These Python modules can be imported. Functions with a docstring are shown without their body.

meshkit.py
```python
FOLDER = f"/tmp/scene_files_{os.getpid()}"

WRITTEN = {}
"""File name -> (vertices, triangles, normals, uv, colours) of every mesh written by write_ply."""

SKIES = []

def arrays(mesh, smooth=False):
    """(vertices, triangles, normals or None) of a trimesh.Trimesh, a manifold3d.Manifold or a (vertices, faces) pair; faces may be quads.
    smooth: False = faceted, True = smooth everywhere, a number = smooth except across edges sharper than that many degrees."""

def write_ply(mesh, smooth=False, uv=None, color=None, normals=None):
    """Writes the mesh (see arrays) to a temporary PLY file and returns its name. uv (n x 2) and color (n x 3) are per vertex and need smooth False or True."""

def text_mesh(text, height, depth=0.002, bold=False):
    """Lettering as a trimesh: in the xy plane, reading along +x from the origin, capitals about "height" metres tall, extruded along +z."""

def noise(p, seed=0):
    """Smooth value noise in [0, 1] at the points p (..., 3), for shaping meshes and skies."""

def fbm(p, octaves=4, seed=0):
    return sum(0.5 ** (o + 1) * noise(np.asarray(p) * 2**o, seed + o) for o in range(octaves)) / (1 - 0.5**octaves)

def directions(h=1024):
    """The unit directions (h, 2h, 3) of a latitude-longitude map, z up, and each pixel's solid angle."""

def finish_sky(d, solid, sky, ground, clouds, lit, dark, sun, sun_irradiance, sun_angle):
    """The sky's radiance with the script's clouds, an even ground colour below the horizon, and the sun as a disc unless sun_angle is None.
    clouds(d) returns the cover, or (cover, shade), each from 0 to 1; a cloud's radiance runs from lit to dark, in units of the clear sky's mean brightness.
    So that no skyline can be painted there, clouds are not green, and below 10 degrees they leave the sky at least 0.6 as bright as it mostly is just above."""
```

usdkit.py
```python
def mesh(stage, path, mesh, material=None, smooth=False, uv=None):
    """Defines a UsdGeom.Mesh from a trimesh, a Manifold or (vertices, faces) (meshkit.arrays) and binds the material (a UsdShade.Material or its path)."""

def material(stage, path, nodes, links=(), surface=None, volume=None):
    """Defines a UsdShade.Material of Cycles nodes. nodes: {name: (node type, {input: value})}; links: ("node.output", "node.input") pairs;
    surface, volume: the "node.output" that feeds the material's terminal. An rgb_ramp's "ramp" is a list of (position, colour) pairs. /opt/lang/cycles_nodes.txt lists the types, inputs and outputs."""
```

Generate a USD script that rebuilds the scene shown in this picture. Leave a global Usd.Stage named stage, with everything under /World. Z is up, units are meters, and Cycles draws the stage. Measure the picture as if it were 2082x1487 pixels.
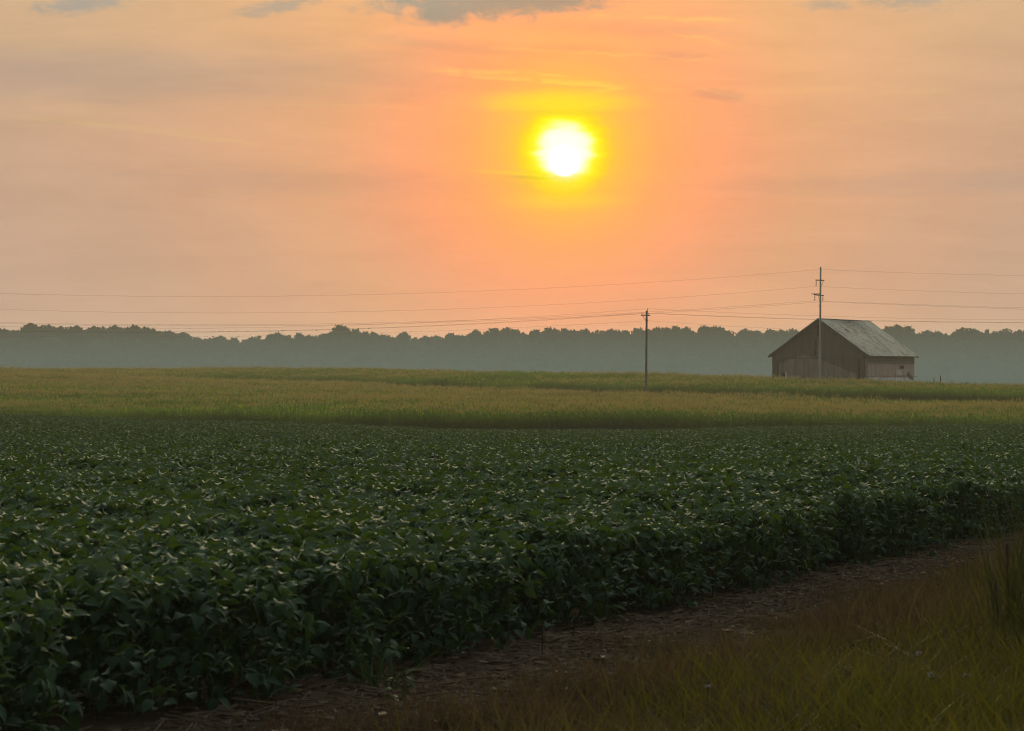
import math, random
import numpy as np, trimesh, usdkit, meshkit
from scipy.interpolate import PchipInterpolator, RegularGridInterpolator
from shapely.geometry import Polygon, box as sbox
from pxr import Usd, UsdGeom, UsdLux, UsdShade, Gf, Sdf, Vt

stage = Usd.Stage.CreateInMemory()
UsdGeom.SetStageUpAxis(stage, 'Z'); UsdGeom.SetStageMetersPerUnit(stage, 1.0)
UsdGeom.Xform.Define(stage, '/World')
random.seed(7)

# ------------------------------------------------------------------ node graph helper
class R(str):
    """a node output"""
class Graph:
    def __init__(s): s.nodes, s.links, s.n = {}, [], 0
    def add(s, kind, out, **inp):
        s.n += 1; name = f'n{s.n}_{kind}'; vals = {}
        for k, v in inp.items():
            if isinstance(v, R): s.links.append((str(v), f'{name}.{k}'))
            else: vals[k] = v
        s.nodes[name] = (kind, vals)
        return R(f'{name}.{out}')
    def also(s, ref, out): return R(f'{ref.split(".")[0]}.{out}')
    def m(s, op, a, b=0.0, c=0.0, clamp=False): return s.add('math', 'value', math_type=op, value1=a, value2=b, value3=c, use_clamp=clamp)
    def mulc(s, col, f):  # colour * factor (float ref or colour ref)
        return s.add('mix', 'color', mix_type='multiply', fac=1.0, color1=col, color2=f)
    def mix(s, f, a, b): return s.add('mix', 'color', mix_type='mix', fac=f, color1=a, color2=b)
    def ramp(s, f, stops): return s.add('rgb_ramp', 'color', fac=f, ramp=stops)
    def smooth(s, v, a, b, lo=0.0, hi=1.0): return s.add('map_range', 'result', range_type='smoothstep', value=v, from_min=a, from_max=b, to_min=lo, to_max=hi, clamp=True)
    def lin(s, v, a, b, lo=0.0, hi=1.0): return s.add('map_range', 'result', range_type='linear', value=v, from_min=a, from_max=b, to_min=lo, to_max=hi, clamp=True)
    def dot(s, v, w): return s.add('vector_math', 'value', math_type='dot_product', vector1=v, vector2=w)
    def scalev(s, v, sc, loc=(0, 0, 0)): return s.add('mapping', 'vector', mapping_type='point', vector=v, scale=sc, location=loc)
    def noise(s, v, scale, detail=3.0, rough=0.55, dist=0.0): return s.add('noise_texture', 'fac', vector=v, scale=scale, detail=detail, roughness=rough, distortion=dist)
    def make(s, path, surface=None, volume=None): return usdkit.material(stage, path, s.nodes, s.links, surface=surface and str(surface), volume=volume and str(volume))

def lin(r, g, b):
    f = lambda c: c / 12.92 if c <= 0.04045 else ((c + 0.055) / 1.055) ** 2.4
    return tuple(f(c / 255.0) for c in (r, g, b))

# ------------------------------------------------------------------ camera
F = 6725.0                      # focal length in units of a 2082 wide picture
EYE = 1.8
cam = UsdGeom.Camera.Define(stage, '/World/camera')
cam.CreateHorizontalApertureAttr(36.0); cam.CreateVerticalApertureAttr(36.0 * 731 / 1024)
cam.CreateFocalLengthAttr(36.0 * F / 2082)
cam.CreateVerticalApertureOffsetAttr(0.0)
cam.CreateFStopAttr(11.0); cam.CreateFocusDistanceAttr(170.0)
cam.CreateClippingRangeAttr((0.1, 20000.0))
EXPOSURE = 1.4
cam.CreateExposureAttr(EXPOSURE)
PITCH = math.degrees(math.atan((766 - 743.5) / F))
cam.AddTranslateOp().Set((0, 0, EYE)); cam.AddRotateXYZOp().Set((90 + PITCH, 0, 0))

# ------------------------------------------------------------------ sun and sky
SUN_AZ, SUN_EL = (1148 - 1041) / F, math.atan((766 - 327) / F)
sun_dir = np.array([math.sin(SUN_AZ) * math.cos(SUN_EL), math.cos(SUN_AZ) * math.cos(SUN_EL), math.sin(SUN_EL)])
sun = UsdLux.DistantLight.Define(stage, '/World/sun')
sun.CreateIntensityAttr(0.5); sun.CreateAngleAttr(30.0); sun.CreateNormalizeAttr(True); sun.CreateColorAttr((1.0, 0.74, 0.44))
_m = Gf.Matrix4d(); _m.SetRotate(Gf.Rotation(Gf.Vec3d(0, 0, 1), Gf.Vec3d(*sun_dir))); sun.AddTransformOp().Set(_m)

SKY_STRENGTH = 0.12
def sky_material():
    g = Graph()
    K = 1.0 / (2 ** EXPOSURE * SKY_STRENGTH)            # ramp colours are written as they should show
    P = g.add('vector_math', 'vector', math_type='normalize', vector1=g.add('geometry', 'position'))
    s = sun_dir; er = np.array([math.cos(SUN_AZ), -math.sin(SUN_AZ), 0.0]); eu = np.cross(er, s)
    deg = 57.29578
    a = g.m('multiply', g.dot(P, tuple(er)), deg)       # degrees right of the sun
    b = g.m('multiply', g.dot(P, tuple(eu)), deg)       # degrees above the sun
    c = g.dot(P, tuple(s))
    el = g.m('multiply', g.m('arcsine', g.dot(P, (0, 0, 1))), deg)
    ab = g.add('combine_xyz', 'vector', x=a, y=b, z=0.0)
    back = g.m('multiply', g.m('subtract', 1.0, c), deg)
    streak = g.noise(g.scalev(ab, (0.28, 1.9, 1)), 1.0, 4.0, 0.55, 0.6)
    fine = g.noise(g.scalev(ab, (1.3, 9.0, 1), (3.1, 7.7, 0)), 1.0, 5.0, 0.6, 0.4)
    wob = g.noise(g.scalev(ab, (2.2, 7.0, 1), (9.3, 1.7, 0)), 1.0, 3.0, 0.5)
    # ---- thin cloud veil lit by the sun: colour by distance from the sun
    bb = g.m('subtract', b, 0.17)
    r2 = g.m('add', g.m('multiply', a, a), g.m('add', g.m('multiply', bb, bb), g.m('multiply', back, back)))
    t = g.m('sqrt', r2)
    near = g.smooth(t, 0.35, 1.6, 1.0, 0.0)
    t = g.m('add', t, g.m('multiply', near, g.m('multiply', g.m('subtract', wob, 0.5), 0.24)))
    pos = g.m('sqrt', g.m('divide', t, 116.0))
    def at(d): return math.sqrt(d / 116.0)
    stops = [(0.0, (1.3, 1.28, 1.05)), (at(.30), (1.28, 1.24, .92)), (at(.40), (1.22, 1.16, .72)), (at(.475), (1.18, 1.10, .30)), (at(.54), (1.14, 1.02, .006)), (at(.62), (1.12, .90, .003)),
             (at(.72), (1.1, .73, .006)), (at(.86), (1.09, .60, .045)), (at(1.15), (1.09, .51, .085)), (at(1.7), (1.12, .432, .128)),
             (at(2.4), (1.08, .402, .162)), (at(3.2), (.93, .40, .184)), (at(4.2), (.80, .41, .20)), (at(5.5), (.72, .403, .222)), (at(7.5), (.62, .388, .238)), (at(10), (.575, .38, .248)),
             (at(16), (.60, .46, .31)), (at(28), (.58, .51, .42)), (at(50), (.56, .55, .53)), (at(80), (.40, .42, .45)), (at(98), (.13, .142, .168)), (1.0, (.055, .062, .078))]
    veil = g.ramp(pos, stops)
    # low sky a little duller and pinker
    veil = g.mulc(veil, g.ramp(g.lin(el, 0, 8), [(0, (.90, .87, .96)), (.25, (.92, .90, .97)), (.5, (1.0, .96, .98)), (.8, (1.12, 1.13, 1.02)), (1, (1.14, 1.16, 1.04))]))
    # streaky thickness of the veil
    amp = g.m('multiply', g.m('subtract', streak, 0.5), 0.24)
    amp = g.m('add', amp, g.m('multiply', g.m('subtract', fine, 0.5), 0.10))
    k = g.m('add', 1.0, g.m('multiply', amp, g.smooth(t, 0.9, 3.0, 0.25, 1.0)))
    veil = g.mulc(veil, k)
    def blob(dx, dy, wx, wy, soft=0.55, tilt=0.0, rag=0.5, src=None):
        x = g.m('subtract', a, dx); y = g.m('subtract', g.m('subtract', b, dy), g.m('multiply', x, tilt))
        x, y = g.m('divide', x, wx), g.m('divide', y, wy)
        r = g.m('sqrt', g.m('add', g.m('multiply', x, x), g.m('multiply', y, y)))
        r = g.m('add', r, g.m('multiply', g.m('subtract', src or fine, 0.5), 2 * rag))
        return g.smooth(r, 1.0 - soft, 1.0 + soft, 1.0, 0.0)
    def top(*ms):
        o = ms[0]
        for x in ms[1:]: o = g.m('maximum', o, x)
        return o
    puff = g.noise(g.scalev(ab, (1.7, 3.0, 1), (2.2, 5.1, 0)), 1.3, 6.0, 0.62, 0.7)
    puff2 = g.noise(g.scalev(ab, (2.6, 7.0, 1), (6.2, 2.1, 0)), 1.2, 6.0, 0.66, 0.5)
    px = lambda x: (x - 1148) / 117.4
    py = lambda y: (327 - y) / 117.4
    # broken dark cloud, thicker overhead: a bank starts just above the frame and goes on upwards
    dark = top(blob(px(985), py(-14), 2.0, .42, .42, 0, .85, puff), blob(px(900), py(22), .55, .26, .5, 0, .9, puff), g.m('multiply', top(blob(px(185), py(10), .62, .16, .7, .12, 1.5, puff2), blob(px(570), py(16), .58, .11, .7, .2, 1.5, puff2)), .6), blob(px(1120), py(8), .9, .14, .7, 0, 1.4, puff2),
               g.m('multiply', top(blob(px(1675), py(13), .36, .09, .8, 0, 1.4, puff2), blob(px(1840), py(-4), .75, .20, .7, 0, 1.5, puff2)), .55))
    bank = g.m('multiply', g.smooth(el, 6.9, 9.5), g.smooth(g.noise(g.scalev(P, (1, 1, 3.2)), 9.0, 6.0, 0.6, 0.5), 0.47, 0.62))
    bank = g.m('multiply', bank, g.smooth(el, 35.0, 70.0, 1.0, 0.35))
    dark = g.m('multiply', top(dark, bank), 0.93)
    veil = g.mix(dark, veil, g.mulc(veil, (.38, .73, 1.30)))
    # grey wisps
    wisp = top(blob(px(1155), py(101), .72, .085, .7, 0, 1.0, puff2), blob(px(1362), py(115), .50, .085, .7, 0, 1.0, puff2), blob(px(1448), py(192), .55, .10, .5, -.14, .9, puff2), blob(px(950), py(100), 1.6, .12, .9, -.1, .9, puff2), blob(px(1250), py(60), 1.3, .10, .9, -.05, 1.0, puff2), blob(px(480), py(150), 5.5, .42, .8, 0, .6, streak), g.m('multiply', blob(px(1900), py(372), 4.0, .16, .95, .02, .9), .5), g.m('multiply', blob(px(760), py(372), 3.0, .2, .95, -.02, .9), .5),
               blob(px(1150), py(229), 1.1, .05, .8, 0, .6), blob(px(1095), py(362), .62, .035, .7, -.05, .8))
    veil = g.mix(g.m('multiply', wisp, 0.55), veil, g.mulc(veil, (.66, .80, 1.05)))
    # bright lit edges
    lit = top(blob(px(1080), py(156), 1.85, .05, .8, -.085, 1.15), blob(px(960), py(146), .9, .035, .8, -.03, 1.1), blob(px(1240), py(182), .35, .035, .8, .1, 1.0), blob(px(1440), py(44), .7, .04, .8, -.05, .8), blob(px(1440), py(90), .55, .04, .9, -.2, .9), blob(px(450), py(284), .5, .03, .9, -.1, .8), blob(px(250), py(255), 1.4, .04, .9, -.09, .9))
    veil = g.mix(g.m('multiply', lit, 0.16), veil, g.mulc(veil, (1.1, 1.25, .72)))
    gold = top(blob(px(1140), py(210), .95, .17, .9, 0, .35), g.m('multiply', blob(px(1075), py(354), .75, .03, .95, -.06, 1.0), .4), g.m('multiply', blob(px(1150), py(372), .35, .13, .9, 0, .8), .9), g.m('multiply', blob(px(1150), py(408), .75, .12, .9, 0, .6), .4))
    veil = g.mix(g.m('multiply', gold, 0.85), veil, (1.05, .78, .02))
    # torn bright strands
    wav = g.noise(g.scalev(ab, (1.6, .4, 1), (4.4, 0, 0)), 1.0, 6.0, 0.68); brk = g.noise(g.scalev(ab, (2.4, 1.0, 1), (8.8, 0, 0)), 1.0, 4.0, 0.6)
    def strand(x0, y0, x1, y1, w, amp, s=1.0):
        sl = (py(y1) - py(y0)) / (px(x1) - px(x0)); x = g.m('subtract', a, px(x0))
        y = g.m('subtract', g.m('subtract', b, py(y0)), g.m('multiply', x, sl)); y = g.m('subtract', y, g.m('multiply', g.m('subtract', wav, .5), amp))
        run = g.m('multiply', g.smooth(x, 0.0, .5), g.smooth(x, px(x1) - px(x0) - .5, px(x1) - px(x0), 1.0, 0.0))
        lo_ = g.smooth(y, -w * .6, 0.0); hi_ = g.smooth(y, 0.0, w * 2.2, 1.0, 0.0)
        return g.m('multiply', g.m('multiply', run, g.m('multiply', lo_, hi_)), g.m('multiply', g.smooth(brk, .30, .52), s))
    st = top(strand(860, 146, 1110, 150, .05, .22), strand(880, 150, 1300, 184, .05, .20), strand(1000, 146, 1180, 160, .03, .25, .8), strand(1190, 196, 1290, 172, .035, .2, .8), strand(1160, 36, 1510, 46, .04, .25, .7), strand(1330, 62, 1490, 96, .035, .3, .8), strand(980, 100, 1480, 128, .03, .3, .6), strand(1380, 178, 1540, 206, .03, .2, .7), strand(1290, 186, 1960, 190, .05, .35, .3), strand(20, 236, 560, 298, .05, .3, .3), strand(480, 212, 900, 222, .04, .2, .2), strand(1600, 262, 1960, 236, .03, .4, .3))
    veil = g.mix(g.m('multiply', st, 0.9), veil, g.mulc(veil, (1.12, 1.27, .98)))
    # the disc itself
    d2 = g.m('sqrt', g.m('add', g.m('multiply', a, a), g.m('add', g.m('multiply', b, b), g.m('multiply', back, back))))
    disc = g.smooth(d2, .21, .30, 1.0, 0.0)
    veil = g.mix(disc, veil, (2.2, 2.1, 1.9))
    veil = g.add('vector_math', 'vector', math_type='scale', vector1=veil, scale=K)
    # ---- clear sky behind the veil
    sky = g.add('sky_texture', 'color', sky_type='single_scattering', sun_disc=False, sun_elevation=SUN_EL, sun_rotation=math.atan2(sun_dir[0], sun_dir[1]), aerosol_density=2.0, air_density=1.2, altitude=200.0)
    cover = g.smooth(t, 12.0, 60.0, 1.0, 0.5)
    col = g.mix(cover, sky, veil)
    return g.make('/World/Looks/sky', surface=g.add('background_shader', 'background', color=col, strength=SKY_STRENGTH))
dome = UsdLux.DomeLight.Define(stage, '/World/sky')
UsdShade.MaterialBindingAPI.Apply(dome.GetPrim()).Bind(sky_material())

def tag(p, label=None, category=None, group=None, kind=None):
    p = p.GetPrim() if hasattr(p, 'GetPrim') else p
    for k, v in (('label', label), ('category', category), ('group', group), ('kind', kind)):
        if v: p.SetCustomDataByKey(k, v)
    return p
tag(dome, 'hazy orange sunrise sky with a glowing sun and thin cloud', kind='structure')

_used = {}
def numbered(parent, name):
    n = _used.get((parent, name), 0); _used[(parent, name)] = n + 1
    return f'{parent}/{name}' + (f'_{n:03d}' if n else '')
def xform(name, loc=(0, 0, 0), rz=0.0, parent='/World'):
    x = UsdGeom.Xform.Define(stage, numbered(parent, name))
    x.AddTranslateOp().Set(tuple(map(float, loc)))
    if rz: x.AddRotateZOp().Set(math.degrees(rz))
    return x.GetPrim()
def obj(name, mesh, mat, parent='/World', smooth=False):
    parent = parent if isinstance(parent, str) else str(parent.GetPath())
    return usdkit.mesh(stage, numbered(parent, name), mesh, mat, smooth=smooth).GetPrim()

# ------------------------------------------------------------------ plain meshes
def box(cx, cy, cz, sx, sy, sz):
    m = trimesh.creation.box([sx, sy, sz]); m.apply_translation([cx, cy, cz]); return m
def cyl(p, q, r0, r1=None, n=10):
    """tapered round bar from p to q"""
    p, q = np.asarray(p, float), np.asarray(q, float); r1 = r0 if r1 is None else r1
    t = (q - p) / np.linalg.norm(q - p); a = np.cross(t, [0, 0, 1.0] if abs(t[2]) < .9 else [1.0, 0, 0]); a /= np.linalg.norm(a); b = np.cross(t, a)
    an = np.arange(n) * 2 * np.pi / n; ring = np.cos(an)[:, None] * a + np.sin(an)[:, None] * b
    v = np.vstack([p + r0 * ring, q + r1 * ring, [p], [q]]); f = []
    for i in range(n):
        j = (i + 1) % n; f += [[i, j, n + j], [i, n + j, n + i], [2 * n, j, i], [2 * n + 1, n + i, n + j]]
    return trimesh.Trimesh(v, f, process=False)
def bar(p, q, w, h):
    """square bar from p to q"""
    p, q = np.asarray(p, float), np.asarray(q, float); L = np.linalg.norm(q - p); t = (q - p) / L
    a = np.cross(t, [0, 0, 1.0] if abs(t[2]) < .95 else [1.0, 0, 0]); a /= np.linalg.norm(a); b = np.cross(a, t)
    m = trimesh.creation.box([L, w, h]); M = np.eye(4); M[:3, 0], M[:3, 1], M[:3, 2], M[:3, 3] = t, a, b, (p + q) / 2
    m.apply_transform(M); return m
def tubeline(pts, r, n=5):
    import numpy as _n
    p = np.asarray(pts, float); t = np.gradient(p, axis=0); t /= np.linalg.norm(t, axis=1, keepdims=True)
    a = np.cross(t, [0, 0, 1.0]); a /= np.linalg.norm(a, axis=1, keepdims=True); b = np.cross(t, a)
    an = np.arange(n) * 2 * np.pi / n
    v = (p[:, None] + r * (np.cos(an)[None, :, None] * a[:, None] + np.sin(an)[None, :, None] * b[:, None])).reshape(-1, 3)
    f = []
    for i in range(len(p) - 1):
        for j in range(n):
            k = (j + 1) % n; f += [[i * n + j, i * n + k, (i + 1) * n + k], [i * n + j, (i + 1) * n + k, (i + 1) * n + j]]
    return v, np.array(f)
cat = trimesh.util.concatenate

def place(leaf_v, leaf_f, pos, fwd, up, scale):
    """copies of one small sheet: pos (n,3), fwd (leaf's +y), up (leaf's +z), scale (n,) or (n,3)"""
    n = len(pos); fwd = fwd / np.linalg.norm(fwd, axis=1, keepdims=True)
    right = np.cross(fwd, up); right /= np.linalg.norm(right, axis=1, keepdims=True) + 1e-9; up = np.cross(right, fwd)
    s = np.broadcast_to(np.asarray(scale, float).reshape(n, -1), (n, 3))
    v = pos[:, None] + (leaf_v[None, :, 0:1] * s[:, None, 0:1]) * right[:, None] + (leaf_v[None, :, 1:2] * s[:, None, 1:2]) * fwd[:, None] + (leaf_v[None, :, 2:3] * s[:, None, 2:3]) * up[:, None]
    f = leaf_f[None] + (np.arange(n) * len(leaf_v))[:, None, None]
    return v.reshape(-1, 3), f.reshape(-1, 3)
def join(*parts):
    v, f, k = [], [], 0
    for a, b in parts:
        v.append(a); f.append(np.asarray(b) + k); k += len(a)
    return np.vstack(v), np.vstack(f)
def instancer(path, protos, idx, pos, yaw, scale, tilt=None, kind='stuff'):
    """PointInstancer whose prototypes (mesh, material, smooth) are its own children"""
    pi = UsdGeom.PointInstancer.Define(stage, path)
    rel = pi.CreatePrototypesRel()
    for i, (m, mat, sm) in enumerate(protos):
        p = usdkit.mesh(stage, f'{path}/kinds/{pi.GetPrim().GetName()}_kind_{i:03d}', m, mat, smooth=sm)
        rel.AddTarget(p.GetPath())
    n = len(pos); h = np.asarray(yaw) / 2
    q = np.zeros((n, 4)); q[:, 0] = np.cos(h); q[:, 3] = np.sin(h)
    if tilt is not None:  # small lean about x then yaw
        tx = np.asarray(tilt) / 2; q = np.stack([np.cos(h) * np.cos(tx), np.cos(h) * np.sin(tx), np.sin(h) * np.sin(tx), np.sin(h) * np.cos(tx)], 1)
    pi.CreateProtoIndicesAttr(Vt.IntArray.FromNumpy(np.asarray(idx, np.int32)))
    pi.CreatePositionsAttr(Vt.Vec3fArray.FromNumpy(np.asarray(pos, np.float32)))
    pi.CreateOrientationsAttr(Vt.QuathArray([Gf.Quath(float(a), float(b), float(c), float(d)) for a, b, c, d in q]))
    s = np.asarray(scale, np.float32); s = np.repeat(s[:, None], 3, 1) if s.ndim == 1 else s
    pi.CreateScalesAttr(Vt.Vec3fArray.FromNumpy(s))
    return tag(pi, kind=kind)

# ------------------------------------------------------------------ terrain
# per azimuth (pixel column of a 2082 wide picture): the same knots (distance, height)
KN = {
    0:    [(60, -.28), (100, -.52), (150, -.80), (260, -2.64), (330, -1.40), (425, 0.0), (440, .20), (480, .73), (560, -.3), (720, -4)],
    500:  [(60, -.32), (100, -.68), (170, -1.38), (240, -2.55), (340, -1.65), (445, -.55), (470, .01), (520, .95), (600, 0), (760, -4)],
    1000: [(60, -.35), (100, -.85), (150, -1.50), (215, -2.45), (290, -2.27), (362, -1.79), (390, -.72), (450, .35), (530, -.8), (720, -4)],
    1313: [(60, -.35), (100, -.85), (155, -1.60), (222, -2.53), (280, -2.42), (334, -2.14), (365, -1.20), (420, -.11), (500, -1), (720, -4)],
    1570: [(60, -.35), (100, -.85), (200, -2.09), (235, -2.85), (280, -2.60), (320, -2.26), (348, -1.30), (385, -.58), (450, -1), (720, -4)],
    2082: [(60, -.33), (100, -.80), (170, -1.53), (240, -3.19), (270, -2.90), (300, -2.50), (330, -1.85), (370, -1.24), (440, -1.3), (720, -4)]}
_us = sorted(KN); _kd = np.array([[k[0] for k in KN[u]] for u in _us], float); _kz = np.array([[k[1] for k in KN[u]] for u in _us], float)
_fd, _fz = PchipInterpolator(_us, _kd, axis=0), PchipInterpolator(_us, _kz, axis=0)
U_LO, U_HI = 0.0, 2082.0
_ug = np.linspace(U_LO, U_HI, 140); _dg = np.concatenate([np.arange(0, 620, 3.0), np.arange(620, 1200, 40.0), [2000, 5000]])
_zg = np.array([PchipInterpolator(np.r_[0, 20, 40, _fd(u), 1100, 5000], np.r_[0, 0, -.08, _fz(u), -4, -4])(_dg) for u in _ug])
_zi = RegularGridInterpolator((_ug, _dg), _zg, bounds_error=False, fill_value=None)
def col(x, y): return 1041 + F * np.asarray(x) / np.maximum(np.asarray(y), 1e-3)
def height(x, y):
    x, y = np.broadcast_arrays(np.asarray(x, float), np.asarray(y, float))
    u = np.clip(col(x, y), U_LO, U_HI)
    return np.where(y > 0, _zi(np.stack([u, np.clip(y, 0, 4999)], -1)), 0.0)
def knot(u, i): return _fd(np.clip(u, U_LO, U_HI))[..., i]
def at(u, v, d): return np.array([(u - 1041) / F * d, d, EYE + (766 - v) / F * d])      # what stands at distance d where the picture shows column u, row v
EDGE0, EDGE_SLOPE = (-1.56, 16.8), 0.352
def off_edge(x, y):
    """metres to the right of the bean field's edge"""
    return (np.asarray(x) - (EDGE0[0] + EDGE_SLOPE * (np.asarray(y) - EDGE0[1]))) * math.cos(math.atan(EDGE_SLOPE))

# ------------------------------------------------------------------ materials
def leaf_mat(name, dark, light, trans, rough=.42, spec=.45, tmix=.35, sheen=0.0, thru=None, low=None, each=0.0):
    g = Graph()
    r = g.add('geometry', 'random_per_island')
    colr = g.ramp(r, [(0, dark), (.62, tuple(a * .6 + b * .4 for a, b in zip(dark, light))), (1, light)])
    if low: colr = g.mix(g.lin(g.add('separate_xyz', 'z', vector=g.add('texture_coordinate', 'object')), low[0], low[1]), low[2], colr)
    if each: colr = g.mulc(colr, g.ramp(g.add('object_info', 'random'), [(0, (1 - each,) * 3), (1, (1 + each, 1 + each * 1.1, 1 + each * .8))]))
    big = g.noise(g.add('geometry', 'position'), .35, 2.0)
    colr = g.mulc(colr, g.ramp(big, [(.3, (.8, .8, .8)), (.7, (1.2, 1.18, 1.1))]))
    p = g.add('principled_bsdf', 'BSDF', base_color=colr, roughness=rough, specular_ior_level=spec, sheen_weight=sheen, sheen_roughness=.35, sheen_tint=(.85, .95, .75))
    tr = g.add('translucent_bsdf', 'BSDF', color=thru or g.mulc(g.mix(.5, colr, light), trans))
    return g.make(f'/World/Looks/{name}', surface=g.add('mix_closure', 'closure', fac=tmix, closure1=p, closure2=tr))
def plain(name, color, rough=.7, noise=None, spec=.3, rnd=0.0):
    g = Graph(); c = color
    o = g.add('texture_coordinate', 'object')
    if noise:
        sc, lo, hi, st = noise
        c = g.mix(g.smooth(g.noise(g.scalev(o, st), sc, 5.0, .62), .35, .68), tuple(x * lo for x in color), tuple(x * hi for x in color))
    if rnd:
        c = g.mulc(c, g.ramp(g.add('object_info', 'random'), [(0, (1 - rnd,) * 3), (1, (1 + rnd, 1 + rnd * .9, 1 + rnd * .75))]))
    return g.make(f'/World/Looks/{name}', surface=g.add('principled_bsdf', 'BSDF', base_color=c, roughness=rough, specular_ior_level=spec))
def ground_mat():
    g = Graph(); P = g.add('geometry', 'position')
    n1 = g.noise(P, .9, 5.0, .6); n2 = g.noise(P, 7.0, 6.0, .65); n3 = g.noise(P, 60.0, 3.0, .6)
    c = g.mix(g.smooth(n1, .38, .64), (.060, .038, .024), (.115, .074, .046))
    c = g.mix(g.smooth(n2, .50, .68), c, (.19, .13, .08))
    c = g.mulc(c, g.ramp(n3, [(.3, (.7, .7, .7)), (.7, (1.25, 1.25, 1.25))]))
    bmp = g.add('bump', 'normal', height=g.m('add', n2, g.m('multiply', n3, .5)), strength=.8, distance=.03)
    return g.make('/World/Looks/soil', surface=g.add('principled_bsdf', 'BSDF', base_color=c, roughness=.95, specular_ior_level=.1, normal=bmp))

# ------------------------------------------------------------------ ground
ys = np.unique(np.concatenate([[-3500, -800, -200, -60, -15], np.arange(0, 60, 1.5), np.arange(60, 620, 4.0), np.arange(620, 1200, 40.0), [1500, 2200, 3500]]))
ts = np.unique(np.concatenate([np.linspace(-.26, .26, 121), [-80, -20, -6, -2, -.9, -.5, .5, .9, 2, 6, 20, 80]]))
GX = np.clip(ts[None, :] * (np.abs(ys)[:, None] + 40), -3500, 3500); GY = np.repeat(ys[:, None], len(ts), 1)
GZ = height(GX, GY)
GZ += np.where((np.abs(GX) < 15) & (GY < 60) & (GY > 0), .05 * (meshkit.fbm(np.stack([GX * .9, GY * .9, 0 * GX], -1).reshape(-1, 3), 4, 3).reshape(GX.shape) - .5), 0)
n_, m_ = GX.shape; ii, jj = np.meshgrid(np.arange(n_ - 1), np.arange(m_ - 1), indexing='ij')
q = np.stack([ii * m_ + jj, ii * m_ + jj + 1, (ii + 1) * m_ + jj + 1, (ii + 1) * m_ + jj], -1).reshape(-1, 4)
GV = np.stack([GX, GY, GZ], -1).reshape(-1, 3); GV[:, 0] += np.linspace(0, 1e-3, len(GV))
tag(obj('ground', (GV, q), ground_mat(), smooth=True), 'bare brown soil dipping away below the crops', kind='structure')

# ------------------------------------------------------------------ haze
_b = trimesh.creation.box([7200, 7200, 31.0]); _b.apply_translation([0, 0, -5 + 15.5])
g_ = Graph()
HAZE_DENSITY = 0.00014
tag(obj('haze', _b, g_.make('/World/Looks/haze', volume=g_.add('principled_volume', 'volume', color=(.93, .92, .80), density=HAZE_DENSITY, anisotropy=.3))), 'thin morning haze lying over the fields and woods', kind='stuff')

_b = trimesh.creation.box([1400, 385, 1.0]); _b.apply_translation([0, 752, 0])      # thin by the corn, deeper towards the woods
_b.vertices[:, 2] = np.where(_b.vertices[:, 2] < 0, -4.6, 2.0 + 15.5 * (_b.vertices[:, 1] - 559.5) / 385)
g_ = Graph()
tag(obj('ground_mist', _b, g_.make('/World/Looks/mist', volume=g_.add('principled_volume', 'volume', color=(.52, .88, 1.0), density=.00082, anisotropy=.05))), 'low mist lying in the hollow between the corn and the woods', kind='stuff')

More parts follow.
